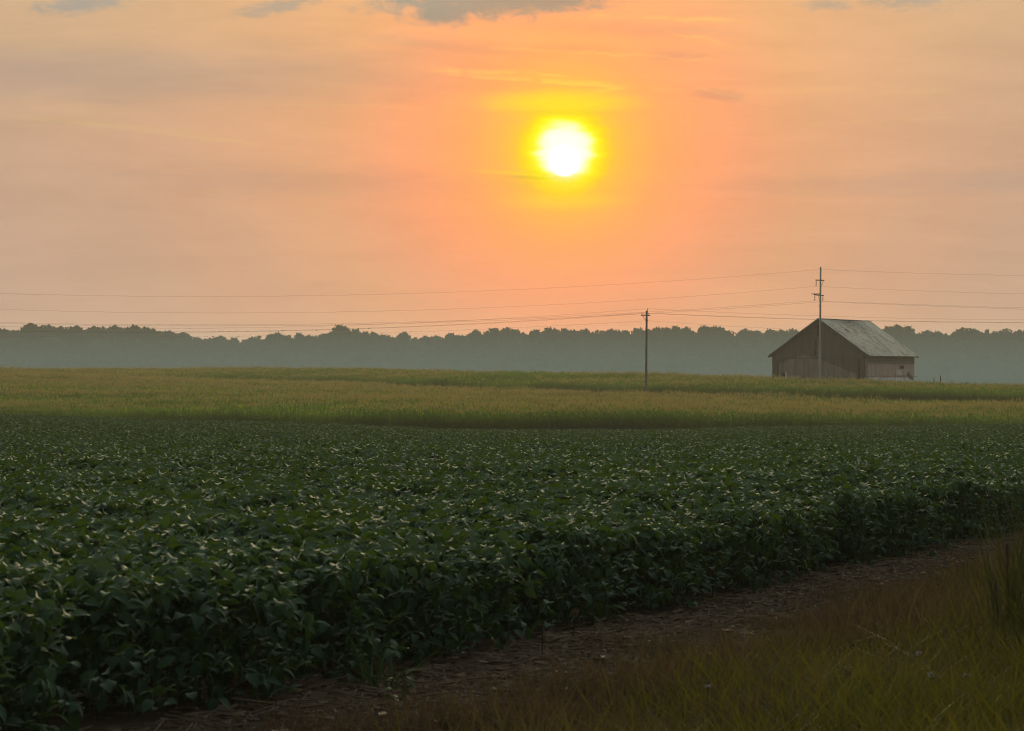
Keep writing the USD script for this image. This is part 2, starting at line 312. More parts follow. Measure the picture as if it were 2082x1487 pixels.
# ------------------------------------------------------------------ far wood
def leafy(rng, n_lobes, n_faces, width, squash, low, size, open_=0.0):
    """a crown one metre tall (base at 0): clumps of leaf-sized faces over several lobes"""
    lob = []; zc, zr = (1 + low) / 2 + .04, (1 - low) / 2 - .04
    for i in range(n_lobes):
        d = rng.normal(size=3); d /= np.linalg.norm(d); d[2] = abs(d[2]) * (1 if rng.random() < .72 else -1)
        k = rng.uniform(.40, .98); r = width * rng.uniform(.11, .27)
        z = zc + d[2] * k * zr; lob.append((d[0] * k * width * .5, d[1] * k * width * .5, min(z, 1 - r * squash * .95), r))
    lob.append((rng.normal() * .02, rng.normal() * .02, 1 - width * .2 * squash, width * .20)); lob.append((0, 0, zc, width * .36))
    lob = np.array(lob); pick = rng.choice(len(lob), n_faces, p=lob[:, 3] ** 2 / (lob[:, 3] ** 2).sum())
    d = rng.normal(size=(n_faces, 3)); d /= np.linalg.norm(d, axis=1, keepdims=True)
    rr = lob[pick, 3] * (.55 + .50 * rng.random(n_faces) ** .7 + .34 * (rng.random(n_faces) < .16) * rng.random(n_faces))
    c = lob[pick, :3] + d * rr[:, None] * np.array([1, 1, squash])
    up = d + rng.normal(size=d.shape) * .7; fw = np.cross(up, rng.normal(size=d.shape))
    lv = np.array([[-.5, -.5, 0], [.15, -.6, .12], [.55, 0, 0], [.1, .6, -.1], [-.5, .35, .05]]) ; lf = np.array([[0, 1, 2], [0, 2, 3], [0, 3, 4]])
    return place(lv, lf, c, fw, up, size * (.6 + .8 * rng.random(n_faces)))
M_CROWN = leaf_mat('woodland_leaves', (.016, .034, .012), (.080, .120, .036), (.9, 1.15, .4), rough=.7, spec=.15, tmix=.25, each=.85)
M_BARK = plain('bark', (.06, .048, .038), .9)
def trunk_mesh(rng, w):
    parts = [cyl((0, 0, -.02), (0, 0, .55), .028, .016, 7), cyl((0, 0, .54), (.01, 0, .86), .016, .005, 6)]
    for i in range(5):
        a = rng.random() * 6.283; z = .25 + .09 * i
        parts.append(cyl((0, 0, z), (math.cos(a) * w * .32, math.sin(a) * w * .32, z + .18 + .1 * rng.random()), .010, .004, 5))
    return cat(parts)
rng = np.random.default_rng(11)
KINDS = [(17, 5200, .56, .66, .22), (21, 6200, .78, .60, .20), (14, 4500, .52, .80, .25), (24, 6800, .88, .55, .22), (10, 3300, .42, 1.0, .18), (18, 5400, .68, .66, .30)]
for i, (nl, nf, w, sq, lo) in enumerate(KINDS):
    c = stage.CreateClassPrim(f'/World/woodland_tree_kind_{i:03d}'); p = str(c.GetPath())
    usdkit.mesh(stage, p + '/trunk', trunk_mesh(rng, w), M_BARK)
    usdkit.mesh(stage, p + '/crown', leafy(rng, nl, nf, w, sq, lo, .036), M_CROWN)
c = stage.CreateClassPrim('/World/woodland_tree_kind_006'); p = str(c.GetPath())      # the lone one: a bare stem and a small tuft on top
usdkit.mesh(stage, p + '/trunk', cat([cyl((0, 0, -.02), (.01, 0, .75), .020, .010, 6), cyl((.01, 0, .74), (-.03, 0, .93), .010, .004, 5), cyl((.005, 0, .66), (.05, 0, .80), .007, .003, 5)]), M_BARK)
_a = leafy(rng, 4, 380, .24, .8, .1, .040); _a = (_a[0] * [1, 1, .34] + [-.01, 0, .68], _a[1])
usdkit.mesh(stage, p + '/crown', _a, M_CROWN)

# skyline of the wood: column, top row, crown width in picture columns, kind, label key
T = [(-60, 672, 60, 1, 'w0'), (-18, 668, 44, 0, 'w0'), (10, 671, 40, 1, 'w0'), (30, 673, 34, 3, 'w0'), (54, 661, 40, 0, 'tallwest'), (97, 663, 38, 3, 'domewest'), (118, 667, 34, 1, 'w1'), (141, 667, 36, 3, 'w1'), (163, 666, 34, 0, 'w1'), (186, 667, 38, 1, 'w1'),
     (208, 667, 36, 3, 'w1'), (229, 665, 38, 1, 'w1'), (256, 668, 32, 3, 'w1'), (272, 664, 26, 2, 'tuftwest'), (289, 668, 24, 0, 'w2'), (301, 669, 26, 2, 'w2'), (322, 675, 32, 3, 'w2'), (345, 675, 40, 1, 'w2'), (376, 678, 34, 0, 'slope'), (392, 687, 36, 3, 'w3'), (417, 691, 36, 1, 'w3'),
     (441, 688, 30, 1, 'w3'), (455, 686, 30, 0, 'w3'), (478, 689, 22, 2, 'w3'), (496, 692, 30, 3, 'w3'), (512, 687, 32, 1, 'roundlow'), (530, 686, 34, 6, 'lone'), (549, 683, 24, 2, 'twin'), (565, 679, 30, 0, 'peak'), (580, 684, 24, 2, 'w4'), (596, 690, 30, 3, 'w4'), (610, 680, 26, 0, 'w4b'), (627, 684, 26, 1, 'w4'), (641, 686, 26, 2, 'w4'),
     (658, 681, 26, 0, 'w4'), (672, 677, 26, 1, 'w4'), (690, 664, 34, 0, 'tall'), (703, 668, 26, 3, 'tallside'), (720, 672, 24, 2, 'tallnext'), (741, 677, 26, 0, 'w5'), (758, 678, 22, 2, 'w5'), (776, 682, 24, 2, 'w5'), (793, 683, 18, 4, 'w5'), (807, 684, 20, 4, 'w5'), (827, 678, 28, 0, 'flatcrown'), (847, 687, 20, 4, 'w6'), (864, 684, 22, 4, 'w6'), (888, 685, 30, 1, 'w6'),
     (915, 680, 28, 0, 'w6b'), (932, 683, 26, 2, 'w6'), (955, 680, 30, 1, 'w7'), (973, 674, 28, 0, 'w7'), (1004, 669, 42, 3, 'dome'), (1030, 669, 34, 1, 'domeside'), (1051, 673, 22, 2, 'w8'), (1067, 677, 24, 4, 'w8'), (1090, 673, 30, 0, 'w8'), (1113, 668, 38, 3, 'dome2'), (1132, 671, 28, 1, 'w9'), (1148, 671, 26, 0, 'w9'), (1168, 673, 34, 1, 'w9'), (1190, 672, 28, 2, 'w9'),
     (1216, 674, 36, 3, 'w9'), (1241, 672, 30, 1, 'w9'), (1258, 674, 26, 2, 'w9'), (1275, 673, 26, 4, 'w9'), (1300, 670, 28, 2, 'w10'), (1318, 672, 26, 0, 'w10'), (1333, 668, 30, 1, 'w10'), (1358, 668, 28, 3, 'w10'), (1373, 666, 26, 0, 'rise'), (1391, 668, 26, 1, 'w11'), (1408, 677, 24, 3, 'w11'), (1428, 665, 32, 0, 'pairwest'), (1450, 666, 28, 1, 'paireast'), (1464, 669, 24, 2, 'w12'),
     (1485, 675, 34, 3, 'w12'), (1512, 672, 34, 1, 'w12'), (1535, 674, 34, 3, 'w12'), (1562, 672, 28, 0, 'w13'), (1590, 674, 30, 1, 'w13'), (1612, 672, 34, 1, 'w13'), (1645, 676, 50, 3, None), (1700, 676, 60, 1, None), (1760, 676, 60, 3, None), (1808, 667, 30, 0, 'behindbarn'), (1826, 664, 32, 1, 'behindbarn2'), (1846, 666, 32, 0, 'behindbarn3'), (1869, 680, 34, 3, 'w14'),
     (1889, 674, 26, 0, 'peaked'), (1908, 676, 30, 1, 'w14'), (1926, 679, 18, 4, 'spike'), (1943, 675, 30, 1, 'w15'), (1960, 669, 42, 3, 'domeeast'), (1978, 672, 28, 1, 'w15'), (2006, 671, 14, 4, 'narroweast'), (2027, 677, 28, 0, 'w16'), (2048, 671, 36, 3, 'domefar'), (2068, 674, 28, 1, 'w16'), (2092, 681, 40, 1, 'w16'), (2140, 676, 50, 3, 'w16')]
SINGLE = {'tallwest': 'tallest hazy tree standing up above the west end of the wood', 'domewest': 'broad low-domed tree just east of the tallest tree at the west end', 'tuftwest': 'hazy tree with a tufted top where the western wood starts to step down', 'slope': 'last tree on the slope where the high western wood drops to its lowest gap',
          'roundlow': 'smooth round-topped tree just west of the bare-stemmed lone tree', 'lone': 'small lone tree with a tuft of leaves on a bare stem', 'twin': 'small tree between the bare-stemmed lone tree and a pointed tree', 'peak': 'pointed tree rising from the low part of the wood', 'w4b': 'rounded tree half way from the pointed tree to the tallest tree of the low wood',
          'tall': 'tall round-headed tree standing well above the low part of the wood', 'tallside': 'shoulder tree growing against the tall round-headed tree', 'tallnext': 'smaller rounded tree just east of the tall round-headed tree', 'flatcrown': 'flat-crowned tree beside a row of thin pointed trees', 'w6b': 'square-topped tree before the wood rises towards the sun', 'dome': 'widest domed tree crown of the wood below the sun',
          'domeside': 'tree growing against the east side of the widest dome', 'dome2': 'second broad domed crown almost straight below the sun', 'rise': 'tree with a knobbly top just before the notch west of the paired crowns', 'pairwest': 'tall tree with gaps in its crown, west one of a close pair', 'paireast': 'tall round tree, east one of a close pair with gappy crowns',
          'behindbarn': 'hazy tree showing right beside the barn roof slope', 'behindbarn2': 'highest of the three hazy trees beyond the barn roof', 'behindbarn3': 'easternmost of the three hazy trees beyond the barn roof', 'peaked': 'small peaked tree in the dip east of the barn', 'spike': 'thin short spire of a tree between two crowns east of the barn', 'domeeast': 'broad domed tree in the wood east of the barn', 'narroweast': 'narrow round-headed tree sticking up east of the barn', 'domefar': 'rounded crown at the east end of the wood beyond the narrow tree'}
GROUPED = {'w0': 'even hazy trees at the very west end of the wood', 'w1': 'even-topped hazy trees of the high western wood', 'w2': 'hazy trees where the high western wood begins to step down', 'w3': 'low hazy trees in the gap below the western slope', 'w4': 'small uneven trees of the low wood before its tallest tree', 'w5': 'thin uneven trees just past the tall round-headed tree', 'w6': 'thin pointed trees in the lowest dip of the middle wood',
           'w7': 'trees climbing towards the widest dome of the wood', 'w8': 'small trees in the saddle between two broad domes', 'w9': 'even-topped hazy trees between the second dome and the small utility pole', 'w10': 'even-topped hazy trees just past the small utility pole', 'w11': 'trees in the notch before the paired crowns', 'w12': 'even hazy trees between the paired crowns and the barn', 'w13': 'hazy trees beside the low west eave of the barn',
           'w14': 'hazy trees in the dip east of the barn', 'w15': 'hazy trees against the broad dome east of the barn', 'w16': 'hazy trees at the very east end of the wood'}
ORD = [None] + 'first second third fourth fifth sixth seventh eighth ninth tenth eleventh twelfth thirteenth'.split(); last, count = 'edge', 0
LANDMARK = {'edge': 'beyond the west edge of the view', 'pole': 'the small utility pole', 'tallwest': 'the tallest tree of the west end', 'domewest': 'the broad dome beside the tallest western tree', 'tuftwest': 'the tufted tree where the western wood steps down', 'slope': 'the foot of the western slope', 'roundlow': 'the smooth round tree of the low gap', 'lone': 'the bare-stemmed lone tree', 'twin': 'the small tree by the lone tree', 'peak': 'the pointed tree of the low wood',
            'w4b': 'the rounded tree past the pointed tree', 'tall': 'the tall round-headed tree', 'tallside': 'the shoulder of the tall round-headed tree', 'tallnext': 'the smaller neighbour of the tall round-headed tree', 'flatcrown': 'the flat-crowned tree', 'w6b': 'the square-topped tree', 'dome': 'the widest dome', 'domeside': 'the widest dome and its side tree', 'dome2': 'the second broad dome below the sun', 'rise': 'the knobbly-topped tree',
            'pairwest': 'the west tree of the close pair', 'paireast': 'the close pair of gappy trees', 'behindbarn': 'the first tree beside the barn roof', 'behindbarn2': 'the highest tree beyond the barn roof', 'behindbarn3': 'the trio of trees beyond the barn roof', 'peaked': 'the small peaked tree past the barn', 'spike': 'the thin spire past the barn', 'domeeast': 'the broad dome past the barn', 'narroweast': 'the narrow round-headed tree', 'domefar': 'the last rounded crown past the narrow tree'}
trng = np.random.default_rng(5); TREE_D = 1000.0; sky_u, sky_v = [], []
for u, v, w, k, key in T:
    d = TREE_D + trng.uniform(-16, 16); top = at(u, v, d); base = float(height(top[0], d)); h = top[2] - base
    sky_u.append(u); sky_v.append(v)
    if key is None: continue
    x = xform('woodland_tree', (top[0], d, base - .1), trng.uniform(0, 6.28)); wm = w / F * d
    sx = wm * 1.75 / KINDS[k][2] if k < 6 else h * .75
    x.GetAttribute('xformOpOrder')
    UsdGeom.Xformable(x).AddScaleOp().Set((sx, sx, h + .1))
    x.GetReferences().AddInternalReference(f'/World/woodland_tree_kind_{k:03d}'); x.SetInstanceable(True)
    if key in SINGLE: last, count = key, 0; tag(x, SINGLE[key], 'tree')
    else: count += 1; tag(x, f'{ORD[count]} hazy tree counting east from {LANDMARK[last]}', 'tree', GROUPED[key])
    if key == 'w9' and u > 1270: last, count = 'pole', 0
su, sv = np.array(sky_u), np.array(sky_v)
pos, idx, scl = [], [], []
for row, (d0, drop, step) in enumerate([(1046, 1.5, 15), (1030, 5, 18), (978, 16, 26), (958, 34, 26), (940, 56, 24)]):
    for u in np.arange(-500, 2600, step):
        d = d0 + trng.uniform(-8, 8); uu = u + trng.uniform(-9, 9)
        near = np.abs(su - uu) < 26
        v = (sv[near].max() if near.any() else 676) + drop + abs(trng.normal()) * 7
        p = at(uu, min(v, 752), d); base = float(height(p[0], d)); h = p[2] - base
        pos.append((p[0], d, base - .1)); idx.append(trng.integers(0, 6)); w = trng.uniform(6.5, 9.5); scl.append((w / .6, w / .6, h))
wood_kinds = [(leafy(rng, nl, int(nf * .42), w, sq, .04, .052), M_CROWN, False) for nl, nf, w, sq, lo in KINDS]
instancer('/World/far_woodland', wood_kinds, idx, pos, trng.uniform(0, 6.28, len(pos)), np.array(scl))
tag(stage.GetPrimAtPath('/World/far_woodland'), 'dense hazy green wood massed under and behind the skyline trees')

# ------------------------------------------------------------------ corn
M_CORN = leaf_mat('corn_leaves', (.062, .120, .014), (.190, .270, .045), (1.6, 1.65, .35), rough=.5, spec=.35, tmix=.5, low=(.7, 1.7, (.045, .036, .017)))  # low: dry brown lower leaves, with shadow put into the same colour
M_TASSEL = leaf_mat('corn_tassels', (.50, .46, .23), (.66, .61, .36), (1.1, 1.0, .6), rough=.8, spec=.1, tmix=.5)
def corn_clump(rng, n=4, length=.8):
    leaves, stems, tass = [], [], []
    for k in range(n):
        bx = (k + .5) / n * length - length / 2 + rng.normal() * .03; by = rng.normal() * .05; H = rng.uniform(1.80, 2.22); lean = rng.normal(size=2) * .04
        stem = [np.array([bx + lean[0] * z / H, by + lean[1] * z / H, z]) for z in (-.15, H * .5, H)]
        for a, b, r in ((stem[0], stem[1], .016), (stem[1], stem[2], .012)):
            c = cyl(a, b, r, r * .8, 4); stems.append((np.array(c.vertices), np.array(c.faces)))
        az0 = rng.random() * 6.28
        for i in range(10):
            z = .35 + (H - .5) * i / 9.0; az = az0 + (i % 2) * math.pi + rng.normal() * .45; L = rng.uniform(.55, .85) * (1.0 - .45 * max(0, (i - 6) / 4)); wd = rng.uniform(.038, .05)
            rise = rng.uniform(.6, 1.1); droop = rng.uniform(.5, 1.2)
            s = np.linspace(0, 1, 5); out = L * (s * .92); zz = z + L * (rise * s - (rise + droop) * s ** 2 * .85)
            cx, cy = bx + lean[0] * z / H + np.cos(az) * out, by + lean[1] * z / H + np.sin(az) * out
            ww = wd * np.array([.7, 1.0, .9, .6, .05]); tw = rng.normal() * .5 * s
            px_, py_ = -np.sin(az), np.cos(az)
            l = np.stack([cx - px_ * ww * np.cos(tw), cy - py_ * ww * np.cos(tw), zz + ww * (.35 + np.sin(tw))], 1); mid = np.stack([cx, cy, zz], 1); r_ = np.stack([cx + px_ * ww * np.cos(tw), cy + py_ * ww * np.cos(tw), zz + ww * (.35 - np.sin(tw))], 1)
            v = np.vstack([l, mid, r_]); f = []
            for j in range(4): f += [[j, 5 + j, 6 + j], [j, 6 + j, 1 + j], [5 + j, 10 + j, 11 + j], [5 + j, 11 + j, 6 + j]]
            leaves.append((v, np.array(f)))
        tip = stem[2]
        for i in range(5):
            az = rng.random() * 6.28; o = (0 if i == 0 else rng.uniform(.06, .15)); hh = rng.uniform(.14, .24) if i else .27
            q = tip + [math.cos(az) * o, math.sin(az) * o, hh * (1 if i == 0 else .75)]; c = cyl(tip - [0, 0, .04], q, .007, .010, 3); tass.append((np.array(c.vertices), np.array(c.faces)))
    return join(*leaves, *stems), join(*tass)
crng = np.random.default_rng(21)
CORN = [corn_clump(crng) for _ in range(7)]
def corn_block(name, front, back, label, share, ok=None):
    """rows 0.76 m apart running across the view, clumps of four plants"""
    P = []
    for y in np.arange(150, 560, .76):
        x = np.arange(-.215 * y, .215 * y, .8) + crng.random() * .8; P.append(np.stack([x, np.full(len(x), y)], 1))
    P = np.vstack(P); P += crng.normal(size=P.shape) * [.05, .04]
    u = np.clip(col(P[:, 0], P[:, 1]), -360, 2440); keep = (P[:, 1] > front(u)) & (P[:, 1] < back(u)) & (crng.random(len(P)) > .02)
    if ok is not None: keep &= ok(P[:, 0], P[:, 1])
    P = P[keep]; z = height(P[:, 0], P[:, 1]); n = len(P)
    root = UsdGeom.Xform.Define(stage, f'/World/{name}').GetPrim(); tag(root, label, kind='stuff')
    idx = crng.integers(0, 7, n); yaw = crng.integers(0, 2, n) * math.pi + crng.normal(size=n) * .06
    patch = meshkit.fbm(np.stack([P[:, 0] * .035, P[:, 1] * .11, 0 * z], -1), 4, 9); s = .80 + .38 * patch + crng.normal(size=n) * .05
    pos = np.stack([P[:, 0], P[:, 1], z], 1)
    instancer(f'/World/{name}/foliage', [(m[0], M_CORN, False) for m in CORN], idx, pos, yaw, s)
    tk = crng.random(n) < np.clip(share + 2.4 * (meshkit.fbm(np.stack([P[:, 0] * .05, P[:, 1] * .09, 0 * z], -1), 3, 19) - .5), .06, 1.0)
    instancer(f'/World/{name}/tassel', [(m[1], M_TASSEL, False) for m in CORN], idx[tk], pos[tk], yaw[tk], s[tk])
    print(name, n)
K = lambda i: (lambda u: knot(u, i))
has_gap = lambda u: np.clip((u - 330) / 120, 0, 1)
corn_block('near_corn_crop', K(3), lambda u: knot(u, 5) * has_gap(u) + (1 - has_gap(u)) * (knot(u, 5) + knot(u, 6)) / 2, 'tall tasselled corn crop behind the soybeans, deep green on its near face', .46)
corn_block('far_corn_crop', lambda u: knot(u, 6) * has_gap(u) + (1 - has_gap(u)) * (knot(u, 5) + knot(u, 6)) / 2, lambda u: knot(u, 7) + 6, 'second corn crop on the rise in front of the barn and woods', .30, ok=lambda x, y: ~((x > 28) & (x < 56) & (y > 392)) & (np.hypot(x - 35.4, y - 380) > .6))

# ------------------------------------------------------------------ soybeans
M_BEAN = leaf_mat('soybean_leaves', (.022, .056, .018), (.125, .175, .080), (1, 1, 1), rough=.70, spec=.36, tmix=.30, sheen=.65, thru=(.055, .100, .010))
M_STEM = plain('soybean_stems', (.045, .052, .022), .9, spec=.1)
def leaflet(st):
    prof = {5: [(0, .12), (.22, .85), (.5, 1.0), (.78, .62), (1, .03)], 3: [(0, .15), (.42, 1.0), (1, .03)]}[st]
    v, f = [], []
    for s, w in prof:
        zc = .22 * s - .42 * s * s
        v += [[-.31 * w, s, zc + .10 * w], [0, s, zc], [.31 * w, s, zc + .10 * w]]
    for i in range(len(prof) - 1):
        a = 3 * i
        for k in (0, 1): f += [[a + k, a + k + 1, a + k + 4], [a + k, a + k + 4, a + k + 3]]
    return np.array(v, float), np.array(f)
LEAF5, LEAF3 = leaflet(5), leaflet(3)
def bean_leaves(rng, n, R_, zlo, zhi, leaf, size, side=0.0, rect=True):
    """n trifoliate leaves on a mound"""
    pos, fw, up, sc = [], [], [], []
    for i in range(n):
        x, y = rng.uniform(-R_, R_, 2); dome = 1 - .22 * ((x / R_) ** 2 + (y / R_) ** 2) / 2
        z = zlo + (zhi - zlo) * dome * (1 - abs(rng.normal()) * .16) if rng.random() > side else rng.uniform(.10, zhi * .92)
        az = rng.random() * 6.283; roll = rng.normal() * .32; steep = rng.random() < .24
        el = rng.uniform(-1.35, -.7) if steep else rng.normal() * .26 - .06
        for k in (-1, 0, 1):
            a = az + k * 1.25 + rng.normal() * .15; e = el + rng.normal() * .28 - .12 * abs(k)
            d = np.array([math.cos(a) * math.cos(e), math.sin(a) * math.cos(e), math.sin(e)])
            u = np.array([0, 0, 1.0]) + np.array([-math.sin(a), math.cos(a), 0]) * (roll + rng.normal() * .35)
            if abs(e) > .9: u = u + np.array([math.cos(a), math.sin(a), 0]) * 1.5
            pos.append(np.array([x, y, z]) + d * .012 + (d * .03 if k == 0 else 0)); fw.append(d); up.append(u); sc.append(size * rng.uniform(.72, 1.22))
    return place(*leaf, np.array(pos), np.array(fw), np.array(up), np.array(sc))
def stems(rng, n, R_, h):
    out = []
    for i in range(n):
        x, y = rng.uniform(-R_, R_, 2); dx, dy = rng.normal(size=2) * .09; c = cyl((x, y, -.08), (x + dx, y + dy, h * rng.uniform(.75, .98)), .005, .003, 4); out.append((np.array(c.vertices), np.array(c.faces)))
    return join(*out)
brng = np.random.default_rng(31)
near_kinds = [(bean_leaves(brng, 42, .34, .48, .82, LEAF5, .094), M_BEAN, True) for _ in range(5)]
far_kinds = [(bean_leaves(brng, 30, .36, .50, .82, LEAF3, .112), M_BEAN, False) for _ in range(5)]
edge_kinds = [(bean_leaves(brng, 120, .34, .46, .80, LEAF5, .094, side=.72), M_BEAN, True) for _ in range(5)]
stem_kinds = [(stems(brng, 4, .28, .52), M_STEM, False) for _ in range(3)]
P = []
for y in np.arange(9, 262, .5):
    x = np.arange(-.215 * y - 1.0, .215 * y + 1.0, .5); P.append(np.stack([x, np.full(len(x), y)], 1))
P = np.vstack(P); P += brng.uniform(-.13, .13, P.shape); off = off_edge(P[:, 0], P[:, 1]); u = np.clip(col(P[:, 0], P[:, 1]), -360, 2440)
keep = (off < -.24) & (P[:, 1] < knot(u, 3) - .4); P, off = P[keep], off[keep]; n = len(P)
edge = (off > -1.25) & (P[:, 1] < 75); close = P[:, 1] < 62
idx = np.where(edge, 10, np.where(close, 0, 5)) + brng.integers(0, 5, n)
und = meshkit.fbm(np.stack([P[:, 0] * .5, P[:, 1] * .5, 0 * off], -1), 3, 4); sc = .92 + .15 * und + brng.normal(size=n) * .045
sc = np.where(edge, sc * np.clip(.86 - .12 * off, .8, 1.0), sc)
Z = height(P[:, 0], P[:, 1])
root = tag(UsdGeom.Xform.Define(stage, '/World/soybean_crop'), 'broad dark green soybean crop covering the slope up to its edge', kind='stuff')
instancer('/World/soybean_crop/canopy', near_kinds + far_kinds + edge_kinds, idx, np.stack([P[:, 0], P[:, 1], Z], 1), brng.uniform(0, 6.28, n), sc)
e = np.nonzero((off > -1.6) & (P[:, 1] < 75))[0]
instancer('/World/soybean_crop/stem', stem_kinds, brng.integers(0, 3, len(e)), np.stack([P[e, 0], P[e, 1], Z[e]], 1), brng.uniform(0, 6.28, len(e)), sc[e])
print('bean clumps', n, 'edge', edge.sum())
# the 300 leaves that show largest, along the near edge
for i in range(300):
    y = 15.6 + 12.0 * brng.random() ** 1.5; s = brng.uniform(-.95, -.02); x = EDGE0[0] + EDGE_SLOPE * (y - EDGE0[1]) + s / math.cos(math.atan(EDGE_SLOPE))
    zt = .74 if s < -.35 else .74 * (-s / .35) ** .5
    z = float(height(x, y)) + zt * (brng.uniform(.55, 1.04) if s > -.35 else brng.uniform(.97, 1.10))
    a = brng.random() * 6.283; e_ = brng.normal() * .4 - .25; d = np.array([[math.cos(a) * math.cos(e_), math.sin(a) * math.cos(e_), math.sin(e_)]]); u_ = np.array([[brng.normal() * .4, brng.normal() * .4 - .25, 1.0]])
    v, f = place(*LEAF5, np.array([[x, y, z]]), d, u_, np.array([brng.uniform(.085, .12)])); obj('leaf', (v, f), M_BEAN, root, smooth=True)

# ------------------------------------------------------------------ barn
ALPHA = -.417; BC = at(1665.5, 766, 402.0); BZ = -1.0; ca, sa = math.cos(ALPHA), math.sin(ALPHA)
barn = tag(xform('old_barn', (BC[0], BC[1], BZ), ALPHA), 'weathered grey plank barn with a pale worn shingle roof on the rise', 'barn')
def gx(u):                                  # column on the front gable -> metres along it
    k = (u - 1041) / F; return (k * BC[1] - BC[0]) / (ca - k * sa)
def gz(u, v): return EYE + (766 - v) / F * (BC[1] + gx(u) * sa) - BZ
HW, LEN = 6.0, 19.6                          # half width and length of the walls
def sy_(u):                                  # column on the long side wall -> metres back along it
    k = (u - 1041) / F; x0, y0 = BC[0] + HW * ca, BC[1] + HW * sa; return (k * y0 - x0) / (-sa - k * ca)
def sz(u, v): return EYE + (766 - v) / F * (BC[1] + HW * sa + sy_(u) * ca) - BZ
APEX, SL = 9.90, .708
def wood(name, a, b, stain=None, rnd=.16):
    g = Graph(); o = g.add('texture_coordinate', 'object')
    n = g.noise(g.scalev(o, (7, 7, .45)), 1.4, 6.0, .65); n2 = g.noise(g.scalev(o, (.5, .5, .35)), 1.0, 4.0)
    c = g.mix(g.smooth(n, .3, .7), a, b)
    c = g.mulc(c, g.ramp(n2, [(.3, (.82, .80, .80)), (.7, (1.16, 1.16, 1.14))]))
    c = g.mulc(c, g.ramp(g.add('object_info', 'random'), [(0, (1 - rnd,) * 3), (.5, (1, 1, 1)), (1, (1 + rnd, 1 + rnd * .95, 1 + rnd * .9))]))
    if stain is not None: c = g.mix(stain(g, o), c, g.mulc(c, (1.95, 1.9, 1.9)))
    return g.make(f'/World/Looks/{name}', surface=g.add('principled_bsdf', 'BSDF', base_color=c, roughness=.85, specular_ior_level=.2, normal=g.add('bump', 'normal', height=n, strength=.5, distance=.01)))
def ghost(g, o):
    """paler wood where a vanished lean-to once covered the gable"""
    x = g.add('separate_xyz', 'x', vector=o); z = g.also(x, 'z')
    pts = [(1584, 740), (1609, 729.5), (1622, 726.5), (1634, 720.5), (1653, 727.6), (1672, 733), (1744, 762)]
    P_ = [(gx(u), gz(u, v)) for u, v in pts]; line = None
    lims = []
    for (x0, z0), (x1, z1) in zip(P_[:-1], P_[1:]):
        y = g.m('multiply_add', g.m('subtract', x, x0), (z1 - z0) / (x1 - x0), z0)
        inside = g.m('multiply', g.m('greater_than', x, x0), g.m('less_than', x, x1))
        lims.append(g.m('multiply', inside, g.smooth(g.m('subtract', y, z), -.02, .05)))
    s = lims[0]
    for l in lims[1:]: s = g.m('add', s, l)
    return g.m('multiply', s, .9)
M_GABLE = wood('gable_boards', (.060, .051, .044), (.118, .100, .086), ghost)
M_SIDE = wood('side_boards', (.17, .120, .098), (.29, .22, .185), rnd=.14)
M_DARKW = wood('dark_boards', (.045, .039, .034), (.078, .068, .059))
M_REDW = wood('red_rail', (.22, .12, .095), (.30, .18, .15))
M_PALE = wood('pale_boards', (.25, .205, .18), (.36, .30, .27))
M_WASH = plain('whitewash', (.52, .55, .58), .9, (1.6, .45, 1.15, (1, 1, .5)))
M_INNER = plain('barn_inside', (.035, .03, .027), .95)
slots = [(1661.2, 1671.6, 660, 684.5), (1658.2, 1660.3, 690.5, 710), (1656, 1660, 712, 722.6), (1745, 1748.8, 731.5, 775), (1757.2, 1761.9, 731, 775), (1757.4, 1761.9, 719.5, 729), (1580.4, 1582.4, 733.5, 775), (1575.2, 1575.9, 742, 775), (1591, 1597.3, 758.2, 766.5)]
HOLES = [Polygon([(gx(a), gz(a, d)), (gx(b), gz(b, d)), (gx(b), gz(b, c)), (gx(a), gz(a, c))]) for a, b, c, d in slots]
MID = gz(1660, 729.3)
prng = np.random.default_rng(77)
def plank(poly, depth, y, parent, mat, name='board', axis='front'):
    for gm in getattr(poly, 'geoms', [poly]):
        if gm.area < .004: continue
        m = trimesh.creation.extrude_polygon(gm, depth, engine='earcut'); v = m.vertices.copy()
        m.vertices = np.stack([v[:, 0], y - v[:, 2], v[:, 1]], 1) if axis == 'front' else np.stack([y + v[:, 2], v[:, 0], v[:, 1]], 1)
        m.fix_normals(); obj(name, m, mat, parent)
bw = .262; xs = np.arange(-HW, HW, bw)
for x in xs:
    x1 = min(x + bw - .012, HW)
    ztop = lambda q: APEX - .16 - SL * abs(q)
    pts = [(x, MID + .04), (x1, MID + .04), (x1, ztop(x1))] + ([(0, ztop(0))] if x < 0 < x1 else []) + [(x, ztop(x))]
    pg = Polygon(pts)
    if pg.is_valid and pg.area > .01 and min(ztop(x), ztop(x1)) > MID:
        for h in HOLES: pg = pg.difference(h)
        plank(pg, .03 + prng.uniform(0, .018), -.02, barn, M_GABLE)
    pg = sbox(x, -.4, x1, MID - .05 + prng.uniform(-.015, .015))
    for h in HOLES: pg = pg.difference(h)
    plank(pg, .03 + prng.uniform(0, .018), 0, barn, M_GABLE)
obj('belt_board', box(0, -.035, MID - .005, 2 * HW - .05, .05, .085), M_DARKW, barn)
for zz in (742.5, 758): obj('girt', box((gx(1743) + gx(1763)) / 2, .07, gz(1755, zz), 1.5, .08, .1), M_SIDE, barn)
obj('girt', box(gx(1666), .07, gz(1666, 678), .9, .08, .12), M_GABLE, barn)
obj('corner_board', box(HW - .07, -.075, 2.2, .15, .03, 5.4), M_REDW, barn)
